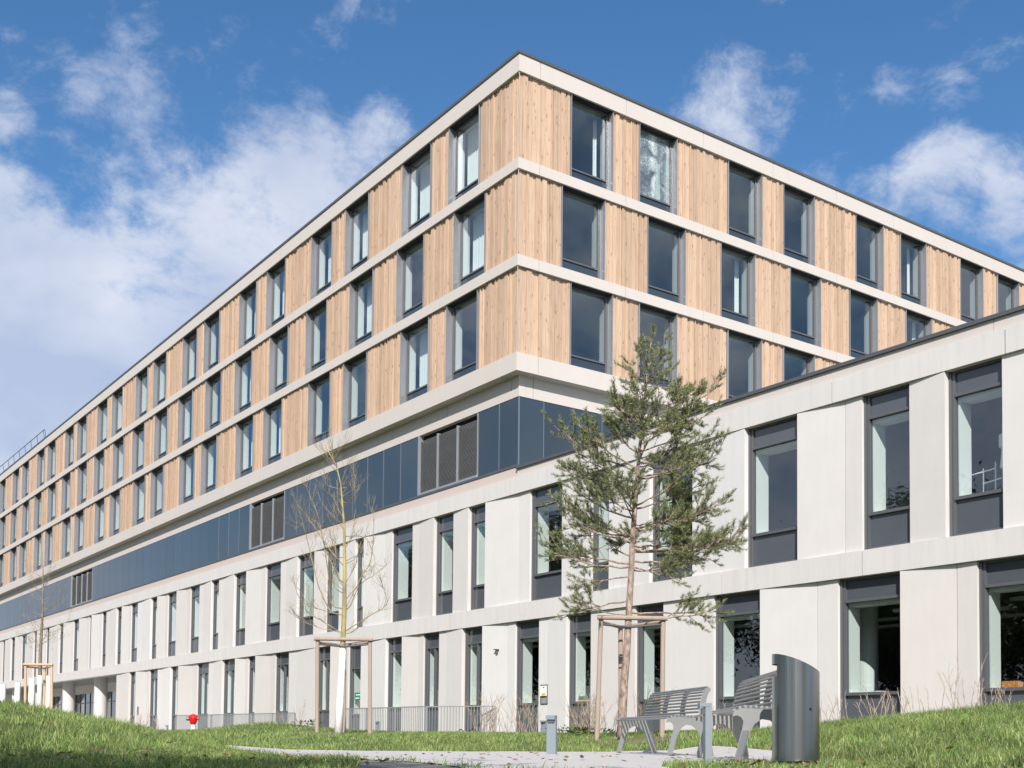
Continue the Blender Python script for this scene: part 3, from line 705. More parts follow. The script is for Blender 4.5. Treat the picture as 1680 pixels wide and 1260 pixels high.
ge = q.n('ShaderNodeNewGeometry'); crp = q.n('ShaderNodeValToRGB'); q.l(ge.outputs['Random Per Island'], crp.inputs[0])
el = crp.color_ramp.elements; el[0].position = 0; el[0].color = (.085, .145, .035, 1); el[1].position = 1; el[1].color = (.44, .40, .19, 1)
for ps, c in ((.35, (.16, .25, .06)), (.7, (.26, .35, .105)), (.9, (.36, .43, .17))): ee = el.new(ps); ee.color = (*c, 1)
tcn = q.n('ShaderNodeTexCoord'); nz = q.n('ShaderNodeTexNoise', i_Scale=1.6, i_Detail=4.0); q.l(tcn.outputs['Object'], nz.inputs['Vector'])
vm = q.n('ShaderNodeVectorMath', operation='SCALE'); q.l(crp.outputs[0], vm.inputs[0]); q.l(q.math('ADD', q.math('MULTIPLY', nz.outputs[0], 2.1), -.05), vm.inputs['Scale'])
q.l(vm.outputs[0], b.inputs['Base Color']); b.inputs['Roughness'].default_value = .55; b.inputs['Specular IOR Level'].default_value = .35
b.inputs['Transmission Weight'].default_value = 0
tl = q.n('ShaderNodeBsdfTranslucent'); q.l(vm.outputs[0], tl.inputs[0]); ms = q.n('ShaderNodeMixShader'); ms.inputs[0].default_value = .3
q.l(b.outputs[0], ms.inputs[1]); q.l(tl.outputs[0], ms.inputs[2]); q.l(ms.outputs[0], t.nodes['Material Output'].inputs[0])
me.materials.append(X); M['grass'] = X
go = bpy.data.objects.new('grass', me); COL.objects.link(go); tag(go, 'tufted green lawn with some straw coloured blades', 'grass', kind='stuff')

# ------------------------------------------------------------------ trees
def bark_mat(name, c0, c1, scale=16):
    X = bpy.data.materials.new(name); X.use_nodes = True; t = X.node_tree; q = NG(t); b = t.nodes['Principled BSDF']; b.inputs['Roughness'].default_value = .9
    tcn = q.n('ShaderNodeTexCoord'); mp = q.n('ShaderNodeMapping'); mp.inputs['Scale'].default_value = (1, 1, .45); q.l(tcn.outputs['Object'], mp.inputs[0])
    nz = q.n('ShaderNodeTexNoise', i_Scale=float(scale), i_Detail=5.0, i_Roughness=.7); q.l(mp.outputs[0], nz.inputs['Vector'])
    cr_ = q.n('ShaderNodeValToRGB'); q.l(nz.outputs[0], cr_.inputs[0]); cr_.color_ramp.elements[0].position = .38; cr_.color_ramp.elements[0].color = (*c0, 1); cr_.color_ramp.elements[1].position = .62; cr_.color_ramp.elements[1].color = (*c1, 1)
    q.l(cr_.outputs[0], b.inputs['Base Color']); bp = q.n('ShaderNodeBump', i_Strength=.7, i_Distance=.02); q.l(nz.outputs[0], bp.inputs['Height']); q.l(bp.outputs[0], b.inputs['Normal'])
    return X
M['pine_bark'] = bark_mat('pine_bark', (.17, .115, .085), (.40, .32, .265))
M['lichen'] = bark_mat('lichened_bark', (.20, .165, .11), (.46, .36, .10), 5)
M['twig'] = bark_mat('grey_brown_twig', (.13, .10, .075), (.26, .215, .15))
M['dry'] = bark_mat('dry_stalk', (.25, .19, .14), (.46, .37, .29))
def leafmat(name, cols, trans=.2):
    X = bpy.data.materials.new(name); X.use_nodes = True; t = X.node_tree; q = NG(t); b = t.nodes['Principled BSDF']; b.inputs['Roughness'].default_value = .5
    ge = q.n('ShaderNodeNewGeometry'); c_ = q.n('ShaderNodeValToRGB'); q.l(ge.outputs['Random Per Island'], c_.inputs[0]); el = c_.color_ramp.elements
    el[0].position = 0; el[0].color = (*cols[0], 1); el[1].position = 1; el[1].color = (*cols[-1], 1)
    for i, c in enumerate(cols[1:-1]): ee = el.new((i+1)/(len(cols)-1)); ee.color = (*c, 1)
    q.l(c_.outputs[0], b.inputs['Base Color'])
    tl = q.n('ShaderNodeBsdfTranslucent'); q.l(c_.outputs[0], tl.inputs[0]); ms = q.n('ShaderNodeMixShader'); ms.inputs[0].default_value = trans
    q.l(b.outputs[0], ms.inputs[1]); q.l(tl.outputs[0], ms.inputs[2]); q.l(ms.outputs[0], t.nodes['Material Output'].inputs[0]); return X
M['needle'] = leafmat('pine_needles', [(.05, .068, .03), (.135, .165, .07), (.24, .27, .12), (.37, .38, .18)], .12)
def tri_object(name, T, m_, parent):
    n = len(T); org = Vector(parent['_o']); V_ = T.reshape(-1, 3)-np.array(org)
    me = bpy.data.meshes.new(name); me.vertices.add(n*3); me.vertices.foreach_set('co', V_.reshape(-1).astype(np.float32))
    me.loops.add(n*3); me.loops.foreach_set('vertex_index', np.arange(n*3, dtype=np.int32)); me.polygons.add(n)
    me.polygons.foreach_set('loop_start', np.arange(n, dtype=np.int32)*3); me.polygons.foreach_set('loop_total', np.full(n, 3, np.int32)); me.update(calc_edges=True)
    me.materials.append(m_); o = bpy.data.objects.new(name, me); COL.objects.link(o); o.parent = parent; o['_o'] = tuple(org); return o
def bez(a, b, lift, n=7, sag=None):
    a, b = Vector(a), Vector(b); c = (a+b)/2+Vector((0, 0, lift)) if sag is None else sag
    return [(1-t)**2*a+2*t*(1-t)*c+t*t*b for t in [i/(n-1) for i in range(n)]]
def along(path, t):
    k = t*(len(path)-1); i = min(int(k), len(path)-2); return path[i].lerp(path[i+1], k-i), (path[i+1]-path[i]).normalized()

# --- pine
tr = random.Random(11)
PY = 20.8
trunk_px = [(1019, 1210), (1021, 1180), (1024, 1120), (1028, 1075), (1031, 1015), (1035, 950), (1037, 900), (1041, 840), (1045, 790), (1048, 750), (1053, 700), (1058, 650), (1063, 600), (1068, 560)]
tp = [at(x, y, PY) for x, y in trunk_px]
pine = empty('pine_tree', tuple(tp[0])); tag(pine, 'young staked pine tree with dense green needles behind the left bench', 'tree')
rad = [.095, .078, .070, .066, .060, .055, .050, .044, .038, .032, .026, .02, .013, .007]
mb = MB(); mb.tube(tp, rad, 12); mb.build('trunk', M['pine_bark'], pine, smooth=True)
def trunk_at(y):
    ys_ = [q[1] for q in trunk_px]; xs_ = [q[0] for q in trunk_px]; x = np.interp(-y, [-q for q in ys_], xs_); return at(x, y, PY)
#   attach y, tip px x, y, depth offset at tip, foliage amount
br = [(1010,952,990,-.3,.35),(1005,1155,1010,.4,.5),(1012,1175,1002,-.2,.35),(985,925,1012,.3,.2),(945,948,962,-.5,.35),
      (930,905,905,-.4,.8),(925,886,885,.3,.9),(930,1120,955,-.6,.6),(935,1135,920,.5,.9),(920,1165,915,-.3,.9),(905,1220,878,.1,1.2),(900,1200,890,-.6,1.2),
      (895,1120,880,.9,1.),(890,925,850,-.2,.9),(880,905,815,.3,1.),(880,960,860,.9,.7),(870,1185,825,-.2,1.3),(868,1150,835,.6,1.2),(860,1100,850,-.9,1.),
      (850,935,800,-.5,1.),(840,960,785,.6,1.),(835,1150,795,.2,1.1),(830,1120,780,-.6,1.),(815,1000,790,-.8,.8),(800,925,770,.1,1.),(790,945,745,-.4,.9),(785,1180,745,.2,1.1),
      (780,1150,755,-.5,1.1),(775,915,705,.2,1.),(770,940,690,-.3,.8),(765,1080,770,.9,.9),(760,1178,715,-.1,.9),(745,1000,700,.5,1.),(740,1130,705,.4,1.1),(730,1110,690,-.5,1.1),
      (720,1005,650,-.2,1.),(715,1160,680,.1,1.),(705,1178,632,.2,.8),(700,1020,665,.5,1.),(690,1130,650,-.3,1.),(680,1005,670,-.4,.8),(670,1140,645,.2,.9),(660,1030,625,-.1,1.),(655,1100,610,.2,1.),
      (640,1035,600,.2,1.),(635,1115,640,-.2,.9),(620,1095,585,.1,1.),(610,1045,575,-.1,1.),(600,1090,565,0.,1.),(590,1055,560,0.,1.),(575,1072,548,0.,1.)]
limbs = MB(); shoots = []
def shoot(p, d, L): shoots.append((p, d, L))
def foliate(path, amt, L0, r0):
    nsec = max(4, int(L0*9.5*amt+2))
    for j in range(nsec):
        t = .28+.72*(j+.5*tr.random())/nsec if amt > .5 else .5+.5*(j+.5)/nsec
        t = min(t, .99); p, d = along(path, t)
        side = d.cross(Vector((0, 0, 1))); side = side.normalized() if side.length > .1 else Vector((1, 0, 0))
        sgn = 1 if j % 2 else -1
        dd = (d*tr.uniform(.3, .9)+side*sgn*tr.uniform(.2, .9)+Vector((0, 0, tr.uniform(-.45, 1.0)))).normalized()
        ln = tr.uniform(.18, .50)*(1.15-.45*t)*min(1.25, .6+L0*.45)
        q = bez(p, p+dd*ln, tr.uniform(-.02, .02), 4); limbs.tube(q, [r0*.35, r0*.28, r0*.2, .0022], 4, cap=False)
        ns = 2+int(ln*12)
        for k in range(ns):
            tt = .3+.7*(k+1)/ns; pp, d2 = along(q, min(tt, .999))
            d3 = (d2*.9+Vector((tr.uniform(-.7, .7), tr.uniform(-.7, .7), tr.uniform(-.2, .8)))).normalized()
            if k == ns-1: d3 = (d2+Vector((0, 0, .35))).normalized()
            shoot(pp, d3, tr.uniform(.07, .13))
for (ya, xt, yt, dy, amt) in br:
    a = trunk_at(ya); b_ = at(xt, yt, PY+dy); L0 = (b_-a).length
    r0 = .009+.009*L0 if ya > 700 else .007+.006*L0
    path = bez(a, b_, -.10*L0 if yt < ya else .05, 8)
    path = [q+Vector((tr.uniform(-1, 1), tr.uniform(-1, 1), tr.uniform(-1, 1)))*.018*L0 if 0 < i < 7 else q for i, q in enumerate(path)]
    limbs.tube(path, [r0*(1-.85*i/7) for i in range(8)], 6, cap=False); foliate(path, amt, L0, r0)
    # fork
    if L0 > .8:
        for _ in range(2):
            t = tr.uniform(.35, .65); p, d = along(path, t); e_ = p+(d+Vector((tr.uniform(-.5, .5), tr.uniform(-.6, .6), tr.uniform(-.05, .6)))).normalized()*L0*tr.uniform(.25, .42)
            q = bez(p, e_, -.03, 5); limbs.tube(q, [r0*.5, r0*.4, r0*.3, r0*.2, .003], 5, cap=False); foliate(q, amt*.9, (e_-p).length, r0*.5)
for k in range(28):      # limbs towards and away from the viewer
    ya = tr.uniform(600, 930); a = trunk_at(ya); L0 = .25+.95*min(1, (ya-560)/200)*tr.uniform(.5, 1); sg = -1 if k % 2 else 1
    b_ = a+Vector((tr.uniform(-.6, .6), sg*1, tr.uniform(.1, .5))).normalized()*L0; path = bez(a, b_, -.05*L0, 6)
    limbs.tube(path, [.018*(1-.8*i/5) for i in range(6)], 5, cap=False); foliate(path, .6, L0, .014)
for k in range(14):      # leader shoots
    t = tr.uniform(.86, 1); p, d = along(tp, min(t, .999)); shoot(p, (Vector((tr.uniform(-.8, .8), tr.uniform(-.8, .8), .9))).normalized(), .12)
limbs.build('limbs', M['pine_bark'], pine, origin=tuple(tp[0]))
def needles(shoots, per, ln, wd):
    out_ = []; N = len(shoots); P0 = np.array([tuple(s[0]) for s in shoots]); Dn = np.array([tuple(s[1]) for s in shoots]); LL = np.array([s[2] for s in shoots])
    for k in range(per):
        f = (k+.5)/per; base = P0+Dn*(LL*f)[:, None]
        r = rs.randn(N, 3); r -= (r*Dn).sum(1)[:, None]*Dn; r /= np.linalg.norm(r, axis=1)[:, None]+1e-9
        dirn = Dn*(.55+.5*rs.rand(N))[:, None]+r*.75; dirn /= np.linalg.norm(dirn, axis=1)[:, None]
        wv = np.cross(dirn, rs.randn(N, 3)); wv /= np.linalg.norm(wv, axis=1)[:, None]+1e-9; l_ = ln*(.75+.5*rs.rand(N))
        out_.append(np.stack([base-wv*wd*.5, base+wv*wd*.5, base+dirn*l_[:, None]], 1))
    return np.concatenate(out_)
crown = tri_object('crown', needles(shoots, 24, .066, .0078), M['needle'], pine)
print('pine shoots', len(shoots))

# --- stakes
def stakes(name, Y, xl, xr, ytop, yfl, yfr, mid, m_, label, r=.045, back_low=True, tilt=3):
    zl = at(xl, ytop+6, Y); zr = at(xr, ytop+6, Y); fl = at(xl-tilt*2.5, yfl, Y-.1); fr_ = at(xr-tilt*.7, yfr, Y-.1)
    o = empty(name, tuple((fl+fr_)/2)); tag(o, label, 'tree stakes', 'timber tree stakes')
    for a, b in ((fl, zl), (fr_, zr)):
        q = MB(); q.tube([a-Vector((0, 0, .15)), b, b+Vector((0, 0, .06))], [r, r*.97, r*.9], 10); q.build('stake', m_, o, smooth=False)
    bk = Vector(((zl.x+zr.x)/2-.12, Y+.95, zl.z)); bf = Vector((bk.x+.02, Y+.95, float(ground(bk.x, Y+.95))-.1))
    q = MB(); q.tube([bf, bk], r, 10); q.build('stake', m_, o)
    q = MB(); a = zl+Vector((-.07, -.06, .05)); b = zr+Vector((.07, -.06, .03)); q.tube([a, b], r*.95, 10); q.build('rail', m_, o)
    for a in (zl, zr):
        q = MB(); q.tube([a+Vector((0, .05, -.02)), bk+Vector((0, -.03, -.03))], r*.75, 8); q.build('rail', m_, o)
    c = Vector((mid, Y, zl.z)); q = MB()
    for s_ in (zl, zr):
        q.tube([s_+Vector((0, -.02, -.07)), c+Vector((0, -.09, -.12))], .016, 5)
        q.tube([s_+Vector((0, .03, -.07)), c+Vector((0, .07, -.12))], .016, 5)
    q.build('tie', M['frame'], o)
    return o
stakes('tree_stakes', PY, 986, 1088, 1012, 1222, 1216, trunk_at(1020).x, M['stake'], 'three grey brown timber stakes with rails round the pine trunk')

# --- bare trees
def bare_tree(label, Y, trunk_px, branches, r0, paint_y, seed, twig_m, trunk_m):
    tt = random.Random(seed); tp = [at(x, y, Y) for x, y in trunk_px]
    o = empty('bare_tree', tuple(tp[0])); tag(o, label, 'tree', 'leafless staked trees')
    n = len(tp); H = tp[-1].z-tp[0].z
    rad = [max(.004, r0*(1-.93*(p.z-tp[0].z)/H)) for p in tp]
    q = MB(); q.tube(tp, rad, 10); q.build('trunk', trunk_m, o, smooth=True)
    pb = at(trunk_px[0][0], paint_y, Y); lowp = [p for p in tp if p.z < pb.z]; last = lowp[-1]; nxt = tp[len(lowp)]; f = (pb.z-last.z)/(nxt.z-last.z); lowp.append(last.lerp(nxt, f))
    q = MB(); q.tube(lowp, [rad[i]*1.0+.012 for i in range(len(lowp))], 12); q.build('painted_sleeve', M['white_wash'], o, smooth=True)
    tw = MB()
    def grow(p, d, L, r, lvl):
        pts = [p]; dd = d.copy(); k = 5
        for i in range(k):
            dd = (dd+Vector((tt.uniform(-.22, .22), tt.uniform(-.22, .22), tt.uniform(-.06, .2)))).normalized(); pts.append(pts[-1]+dd*L/k)
        tw.tube(pts, [r*(1-.8*i/k) for i in range(k+1)], 4, cap=False)
        if lvl < 2:
            for j in range(tt.choice((2, 3, 4))):
                pp, d2 = along(pts, tt.uniform(.25, .95)); d3 = (d2+Vector((tt.uniform(-.8, .8), tt.uniform(-.8, .8), tt.uniform(-.1, .7)))).normalized()
                grow(pp, d3, L*tt.uniform(.35, .6), max(.0022, r*.5), lvl+1)
    def trunk_pt(y):
        ys_ = [-c[1] for c in trunk_px]; xs_ = [c[0] for c in trunk_px]; return at(float(np.interp(-y, ys_, xs_)), y, Y)
    for (ya, pts_px) in branches:
        a = trunk_pt(ya); dy = tt.uniform(-.35, .35); P_ = [a]
        for i, (x, y) in enumerate(pts_px): P_.append(at(x, y, Y+dy*(i+1)/len(pts_px)*1.5))
        # resample smooth
        path = []
        for i in range(len(P_)-1):
            p0 = P_[max(i-1, 0)]; p1 = P_[i]; p2 = P_[i+1]; p3 = P_[min(i+2, len(P_)-1)]
            for s_ in range(5):
                t = s_/5; path.append(.5*((2*p1)+(p2-p0)*t+(2*p0-5*p1+4*p2-p3)*t*t+(-p0+3*p1-3*p2+p3)*t**3))
        path.append(P_[-1]); L = sum((path[i+1]-path[i]).length for i in range(len(path)-1))
        rr = .005+.0048*L; k = len(path)-1
        path = [c+Vector((tt.uniform(-1, 1), 0, tt.uniform(-1, 1)))*.010 if 0 < i < k else c for i, c in enumerate(path)]
        tw.tube(path, [rr*(1-.82*i/k) for i in range(k+1)], 6, cap=False)
        for j in range(int(L*8)+4):
            pp, d2 = along(path, tt.uniform(.18, .98)); d3 = (d2*1.0+Vector((tt.uniform(-.9, .9), tt.uniform(-.9, .9), tt.uniform(-.2, .9)))).normalized()
            grow(pp, d3, tt.uniform(.15, .5), .0045, 1 if tt.random() < .7 else 0)
    for j in range(26):
        y = tt.uniform(trunk_px[-1][1]+10, paint_y-20); a = trunk_pt(y); d3 = Vector((tt.uniform(-1, 1), tt.uniform(-1, 1), tt.uniform(.1, .8))).normalized()
        grow(a, d3, tt.uniform(.25, .9), .009, 0)
    tw.build('branches', twig_m, o, origin=tuple(tp[0])); return o
c3 = lambda pts, ox=440, oy=700, s=3.5: [(ox+x/s, oy+y/s) for x, y in pts]
bt = [(1039, [(505, 1024), (480, 1005)]), (1010, c3([(330, 1060), (200, 1010), (150, 900)])), (1007, c3([(360, 1060), (285, 900), (250, 760), (190, 520), (160, 430)])), (1000, c3([(360, 1010), (345, 850), (300, 560), (215, 330)])),
      (1038, c3([(590, 1080), (680, 1020), (660, 920), (610, 830)])), (985, c3([(500, 930), (545, 890), (640, 830), (712, 760)])), (1003, c3([(480, 1010), (530, 870), (590, 760), (605, 560), (590, 460)])), (960, c3([(400, 860), (330, 700), (270, 540), (150, 590)])),
      (975, c3([(370, 900), (390, 760), (380, 640), (375, 430)])), (900, c3([(480, 620), (500, 450), (490, 250)])), (880, c3([(560, 640), (612, 780), (560, 840)])), (870, c3([(395, 520), (380, 430)])), (850, c3([(405, 480), (370, 400), (330, 380)])),
      (800, c3([(470, 340), (490, 265)])), (803, c3([(350, 340), (315, 280)])), (820, c3([(450, 440), (465, 420)])), (1040, c3([(300, 1110), (220, 1060), (200, 970), (130, 880)])), (1042, c3([(500, 1170), (550, 1110)])), (960, c3([(500, 800), (520, 700), (560, 620)])), (930, c3([(350, 700), (240, 540), (150, 420)]))]
M['twig_y'] = bark_mat('yellowish_twig', (.17, .14, .11), (.33, .28, .17), 4)
bare_tree('leafless tree with yellow lichen on its trunk and a white painted base', 26., [(555, 1208), (558, 1150), (561, 1100), (563, 1045), (565, 1000), (565.5, 928), (564.5, 860), (559, 794), (553, 768), (545, 752), (533, 730)], bt, .085, 1062, 5, M['twig_y'], M['lichen'])
stakes('tree_stakes', 26., 521, 607, 1046, 1206, 1204, at(564, 1050, 26).x, M['stake'], 'three grey timber stakes with rails round the yellow lichened tree', tilt=.4)
c4 = lambda pts: c3(pts, 20, 900, 7.0)
bt2 = [(1075, c4([(250, 1050), (120, 1000)])), (1062, c4([(260, 1080), (130, 1100)])), (1050, c4([(450, 1080), (560, 1030)])), (1030, c4([(230, 850), (100, 760)])), (1020, c4([(420, 960), (600, 890), (690, 680)])), (1010, c4([(240, 720), (140, 570)])), (1012, c4([(470, 720), (600, 590)])),
       (1040, c4([(430, 1000), (580, 940)])), (985, c4([(250, 560), (200, 480)])), (985, c4([(420, 560), (500, 470), (640, 425)])), (970, c4([(250, 430), (160, 160)])), (965, c4([(400, 400), (450, 190)])), (1065, c4([(280, 1060), (250, 940), (260, 900)])), (1000, c4([(460, 680), (560, 560)]))]
bare_tree('slim leafless tree with white painted base at the far left, behind the grass mound', 49., [(65, 1180), (65.5, 1120), (66, 1075), (68, 1040), (70, 1000), (71, 960), (70.5, 930), (70, 905)], bt2, .11, 1108, 9, M['twig_y'], M['twig'])
stakes('tree_stakes', 49., 42, 85, 1086, 1180, 1180, at(66, 1090, 49).x, M['stake_new'], 'fresh pale timber stakes with rails round the slim tree at far left', r=.055, tilt=.4)

# ------------------------------------------------------------------ railings
def railing(label, pts, ztop, zbot, gap=.125, brace=None):
    o = empty('railing', (pts[0][0], pts[0][1], zbot)); tag(o, label, 'railing', 'galvanised railings before the facade')
    for a, b in zip(pts[:-1], pts[1:]):
        A = Vector((a[0], a[1], 0)); Bv = Vector((b[0], b[1], 0)); L = (Bv-A).length; d = (Bv-A)/L; nrm_ = Vector((-d.y, d.x, 0))
        def fr(x, y, z, A=A, d=d, nrm_=nrm_): p = A+d*x+nrm_*y; return (p.x, p.y, z)
        q = MB(); q.box(.02, L-.02, -.02, .02, ztop-.035, ztop, fr); q.build('top_rail', M['steel'], o)
        q = MB(); q.box(.02, L-.02, -.014, .014, zbot+.05, zbot+.085, fr); q.build('bottom_rail', M['steel'], o)
        q = MB(); n = int(L/gap)
        for i in range(1, n): x = L*i/n; q.box(x-.007, x+.007, -.012, .012, zbot+.085, ztop-.035, fr)
        q.build('bars', M['steel'], o)
        np_ = max(1, int(round(L/2.0)))
        for i in range(np_+1):
            x = min(max(L*i/np_, .02), L-.02); q = MB(); q.box(x-.028, x+.028, -.028, .028, zbot-.15, ztop-.037, fr); q.build('post', M['steel'], o)
        if brace and b is pts[-1]:
            q = MB(); q.tube([fr(L-.6, 0, zbot+.45), fr(L-.05, 0, ztop-.1)], .015, 5); q.build('brace', M['steel'], o)
    return o
railing('galvanised railing with a bent corner behind the lichened tree', [(-7.0, 47.0), (-3.1, 42.0), (-.56, 40.75)], 1.14, .13, .12, True)
railing('galvanised railing behind the red hydrant', [(-17.7, 61.0), (-9.6, 51.3)], 1.05, .06, .12)

# ------------------------------------------------------------------ hydrant
hp = at(316.5, 1208, 50.); hy = empty('fire_hydrant', tuple(hp)); tag(hy, 'red topped fire hydrant on a pale post in front of the left railing', 'hydrant')
q = MB(); q.tube([hp+Vector((0, 0, -.1)), hp+Vector((0, 0, .50))], .10, 16); q.build('post', M['jamb_white'], hy)
q = MB(); q.tube([hp+Vector((0, 0, z)) for z in (.50, .56, .62, .78, .88, .93, .96)], [.09, .12, .15, .20, .19, .12, .05], 16); q.tube([hp+Vector((.0, 0, .76)), hp+Vector((.25, 0, .76))], .06, 10); q.build('head', M['red'], hy)
q = MB(); q.tube([hp+Vector((-.15, 0, .76)), hp+Vector((-.29, 0, .76))], .085, 12); q.build('outlet_cap', M['frame'], hy)

# ------------------------------------------------------------------ white posts at far left
for i, (x, w_, yt) in enumerate(((5, 9, 1123), (29, 9.3, 1120), (52.5, 10, 1113), (79.5, 10, 1110))):
    top = at(x, yt, 52.); r = w_/2/F_PX*52; gz = float(ground(top.x, 52)); q = MB()
    q.tube([(top.x-.03, 52, gz-.1), (top.x-.02, 52, gz+.8), (top.x, 52, top.z-.7), (top.x+.01, 52, top.z)], [r*1.15, r*1.05, r, r*.96], 14)
    o = q.build('white_post', M['white_wash']); nm = ['first', 'second', 'third', 'fourth'][i]
    tag(o, f'rough white post in front of the open ground floor, {nm} from the left edge', 'post', 'white posts at far left')

# ------------------------------------------------------------------ benches
def plate(mb, poly, y0, y1, fr):
    n = len(poly); P_ = [fr(x, y0, z) for x, z in poly]+[fr(x, y1, z) for x, z in poly]
    mb.add(P_, [tuple(range(n)), tuple(range(n, 2*n))[::-1]]+[(i, n+i, n+(i+1) % n, (i+1) % n) for i in range(n)])
LEG = [(-.005, .385), (.0, .415), (.03, .44), (.07, .455), (.14, .455), (.27, .445), (.43, .45), (.455, .47), (.50, .47), (.50, .40), (.525, .15), (.56, .0), (.505, .0), (.45, .12), (.405, .24), (.36, .31), (.30, .355), (.235, .365), (.175, .325), (.135, .25), (.06, .0), (.0, .0), (.07, .27), (.085, .345), (.065, .38), (.03, .395)]
BACK = [(.40, .46), (.405, .55), (.425, .66), (.455, .76), (.49, .805), (.525, .80), (.54, .775), (.525, .752), (.505, .73), (.485, .66), (.465, .56), (.485, .46)]
def make_bench(front_far, front_near, label):
    A = Vector((front_far[0], front_far[1], 0)); Bv = Vector((front_near[0], front_near[1], 0)); L = (Bv-A).length; d = (Bv-A)/L; dep = Vector((-d.y, d.x, 0))
    if dep.x < 0: dep = -dep
    zg = -.2+.012
    def fr(x, y, z): p = A+d*y+dep*x; return (p.x, p.y, zg+z)
    o = empty('park_bench', fr(.25, L/2, 0)); tag(o, label, 'bench', 'slatted metal benches')
    for y in (.0, L*.5-.0, L-.008) if False else (.0, L-.010):
        q = MB(); plate(q, LEG, y, y+.010, fr)
        # folded flange that gives the leg its width
        for (x0, z0_), (x1, z1_) in (((.03, .02), (.10, .27)), ((.53, .02), (.47, .30))):
            q.add([fr(x0-.022, y+.010, z0_), fr(x0+.02, y+.05, z0_), fr(x1+.02, y+.05, z1_), fr(x1-.022, y+.010, z1_), fr(x0-.014, y+.010, z0_), fr(x0+.026, y+.047, z0_), fr(x1+.026, y+.047, z1_), fr(x1-.014, y+.010, z1_)],
                  [(0, 1, 2, 3), (4, 7, 6, 5), (0, 4, 5, 1), (1, 5, 6, 2), (2, 6, 7, 3), (3, 7, 4, 0)])
        q.build('leg_frame', M['bench'], o)
    for y in (.001, L*.34, L*.66, L-.011):
        q = MB(); plate(q, [(x+(.0), z) for x, z in BACK], y+.012 if y < .1 else (y-.010 if y > L-.1 else y), (y+.020 if y < .1 else (y-.002 if y > L-.1 else y+.008)), fr); q.build('back_bracket', M['bench'], o)
    q = MB()
    for i in range(10):
        x = .012+i*.0445; z = .458+(.008 if 1 < i < 5 else 0)-(.022 if i == 0 else 0); q.tube([fr(x, .010, z+.004), fr(x, L-.010, z+.004)], .0125, 8)
    q.build('seat', M['bench'], o)
    q = MB(); bk = [(.395, .515), (.400, .555), (.407, .595), (.415, .635), (.425, .675), (.437, .712), (.452, .748), (.470, .780), (.497, .805)]
    for x, z in bk: q.tube([fr(x, .012, z), fr(x, L-.012, z)], .0125, 8)
    q.build('backrest', M['bench'], o)
    return o
b1a, b1b = at(1010, 1236, 1), None
def gp(x, y, z=-.19):
    d = ray(x, y); k = z/d.z; return (d.x*k, d.y*k)
make_bench(gp(1011, 1236.0), gp(1094, 1240.5), 'slatted grey metal bench in front of the pine, the one farther from the bin')
make_bench(gp(1141, 1243.5), gp(1203, 1252.3), 'slatted grey metal bench partly hidden by the bin')

# ------------------------------------------------------------------ bin
bx, by = gp(1307, 1257); by += .17; bx += .035; zb = -.19; rb = .178; bin_ = empty('litter_bin', (bx, by, zb)); tag(bin_, 'round stainless steel litter bin with slanted top at the end of the benches', 'litter bin')
N = 72
def topz(x):
    k = (x+rb)/(2*rb); return .855-.145*(k**1.25)
q = MB(); q2 = MB(); rings = [0.035, .30, .50, .685, .775]
def cyl_pt(th, z, r=rb): return (bx+r*math.cos(th), by+r*math.sin(th), zb+z)
vs = []; 
for i in range(N):
    th = 2*math.pi*i/N
    tz = topz(rb*math.cos(th)); zz = [min(r, tz-.015*(4-k)-.01) for k, r in enumerate(rings)]+[tz]
    vs += [cyl_pt(th, z) for z in zz]
K = 6; fs = []
for i in range(N):
    th = 2*math.pi*(i+.5)/N; dth = abs((th-R_(163)+math.pi) % (2*math.pi)-math.pi)
    for k in range(K-1):
        if k == 3 and dth < R_(40): continue
        j = (i+1) % N; fs.append((i*K+k, j*K+k, j*K+k+1, i*K+k+1))
q.add(vs, fs); bo = q.build('body', M['stain'], bin_, smooth=False)
q = MB(); q.add([cyl_pt(2*math.pi*i/N, topz(rb*math.cos(2*math.pi*i/N))-.004, rb-.003) for i in range(N)], [tuple(range(N))]); q.build('lid', M['stain'], bin_, fix=False)
q = MB(); q.tube([(bx, by, zb+.05), (bx, by, zb+.68)], rb-.03, 32); q.tube([(bx, by, zb-.03), (bx, by, zb+.045)], rb-.02, 32); q.build('liner', M['black'], bin_)
q = MB()
for i in range(14): 
    th0 = R_(188-52+104*i/14); th1 = R_(188-52+104*(i+1)/14)
# seam and lock on the door
th = R_(-83); q.add([cyl_pt(th-.006, .05, rb+.0015), cyl_pt(th+.006, .05, rb+.0015), cyl_pt(th+.006, topz(rb*math.cos(th))-.03, rb+.0015), cyl_pt(th-.006, topz(rb*math.cos(th))-.03, rb+.0015)], [(0, 1, 2, 3)])
q.build('door_seam', M['frame'], bin_, fix=False)
th = R_(-66); p = Vector(cyl_pt(th, .43, rb-.002)); nn = Vector((math.cos(th), math.sin(th), 0)); q = MB(); q.tube([p, p+nn*.006], .010, 14); q.build('lock', M['black'], bin_)

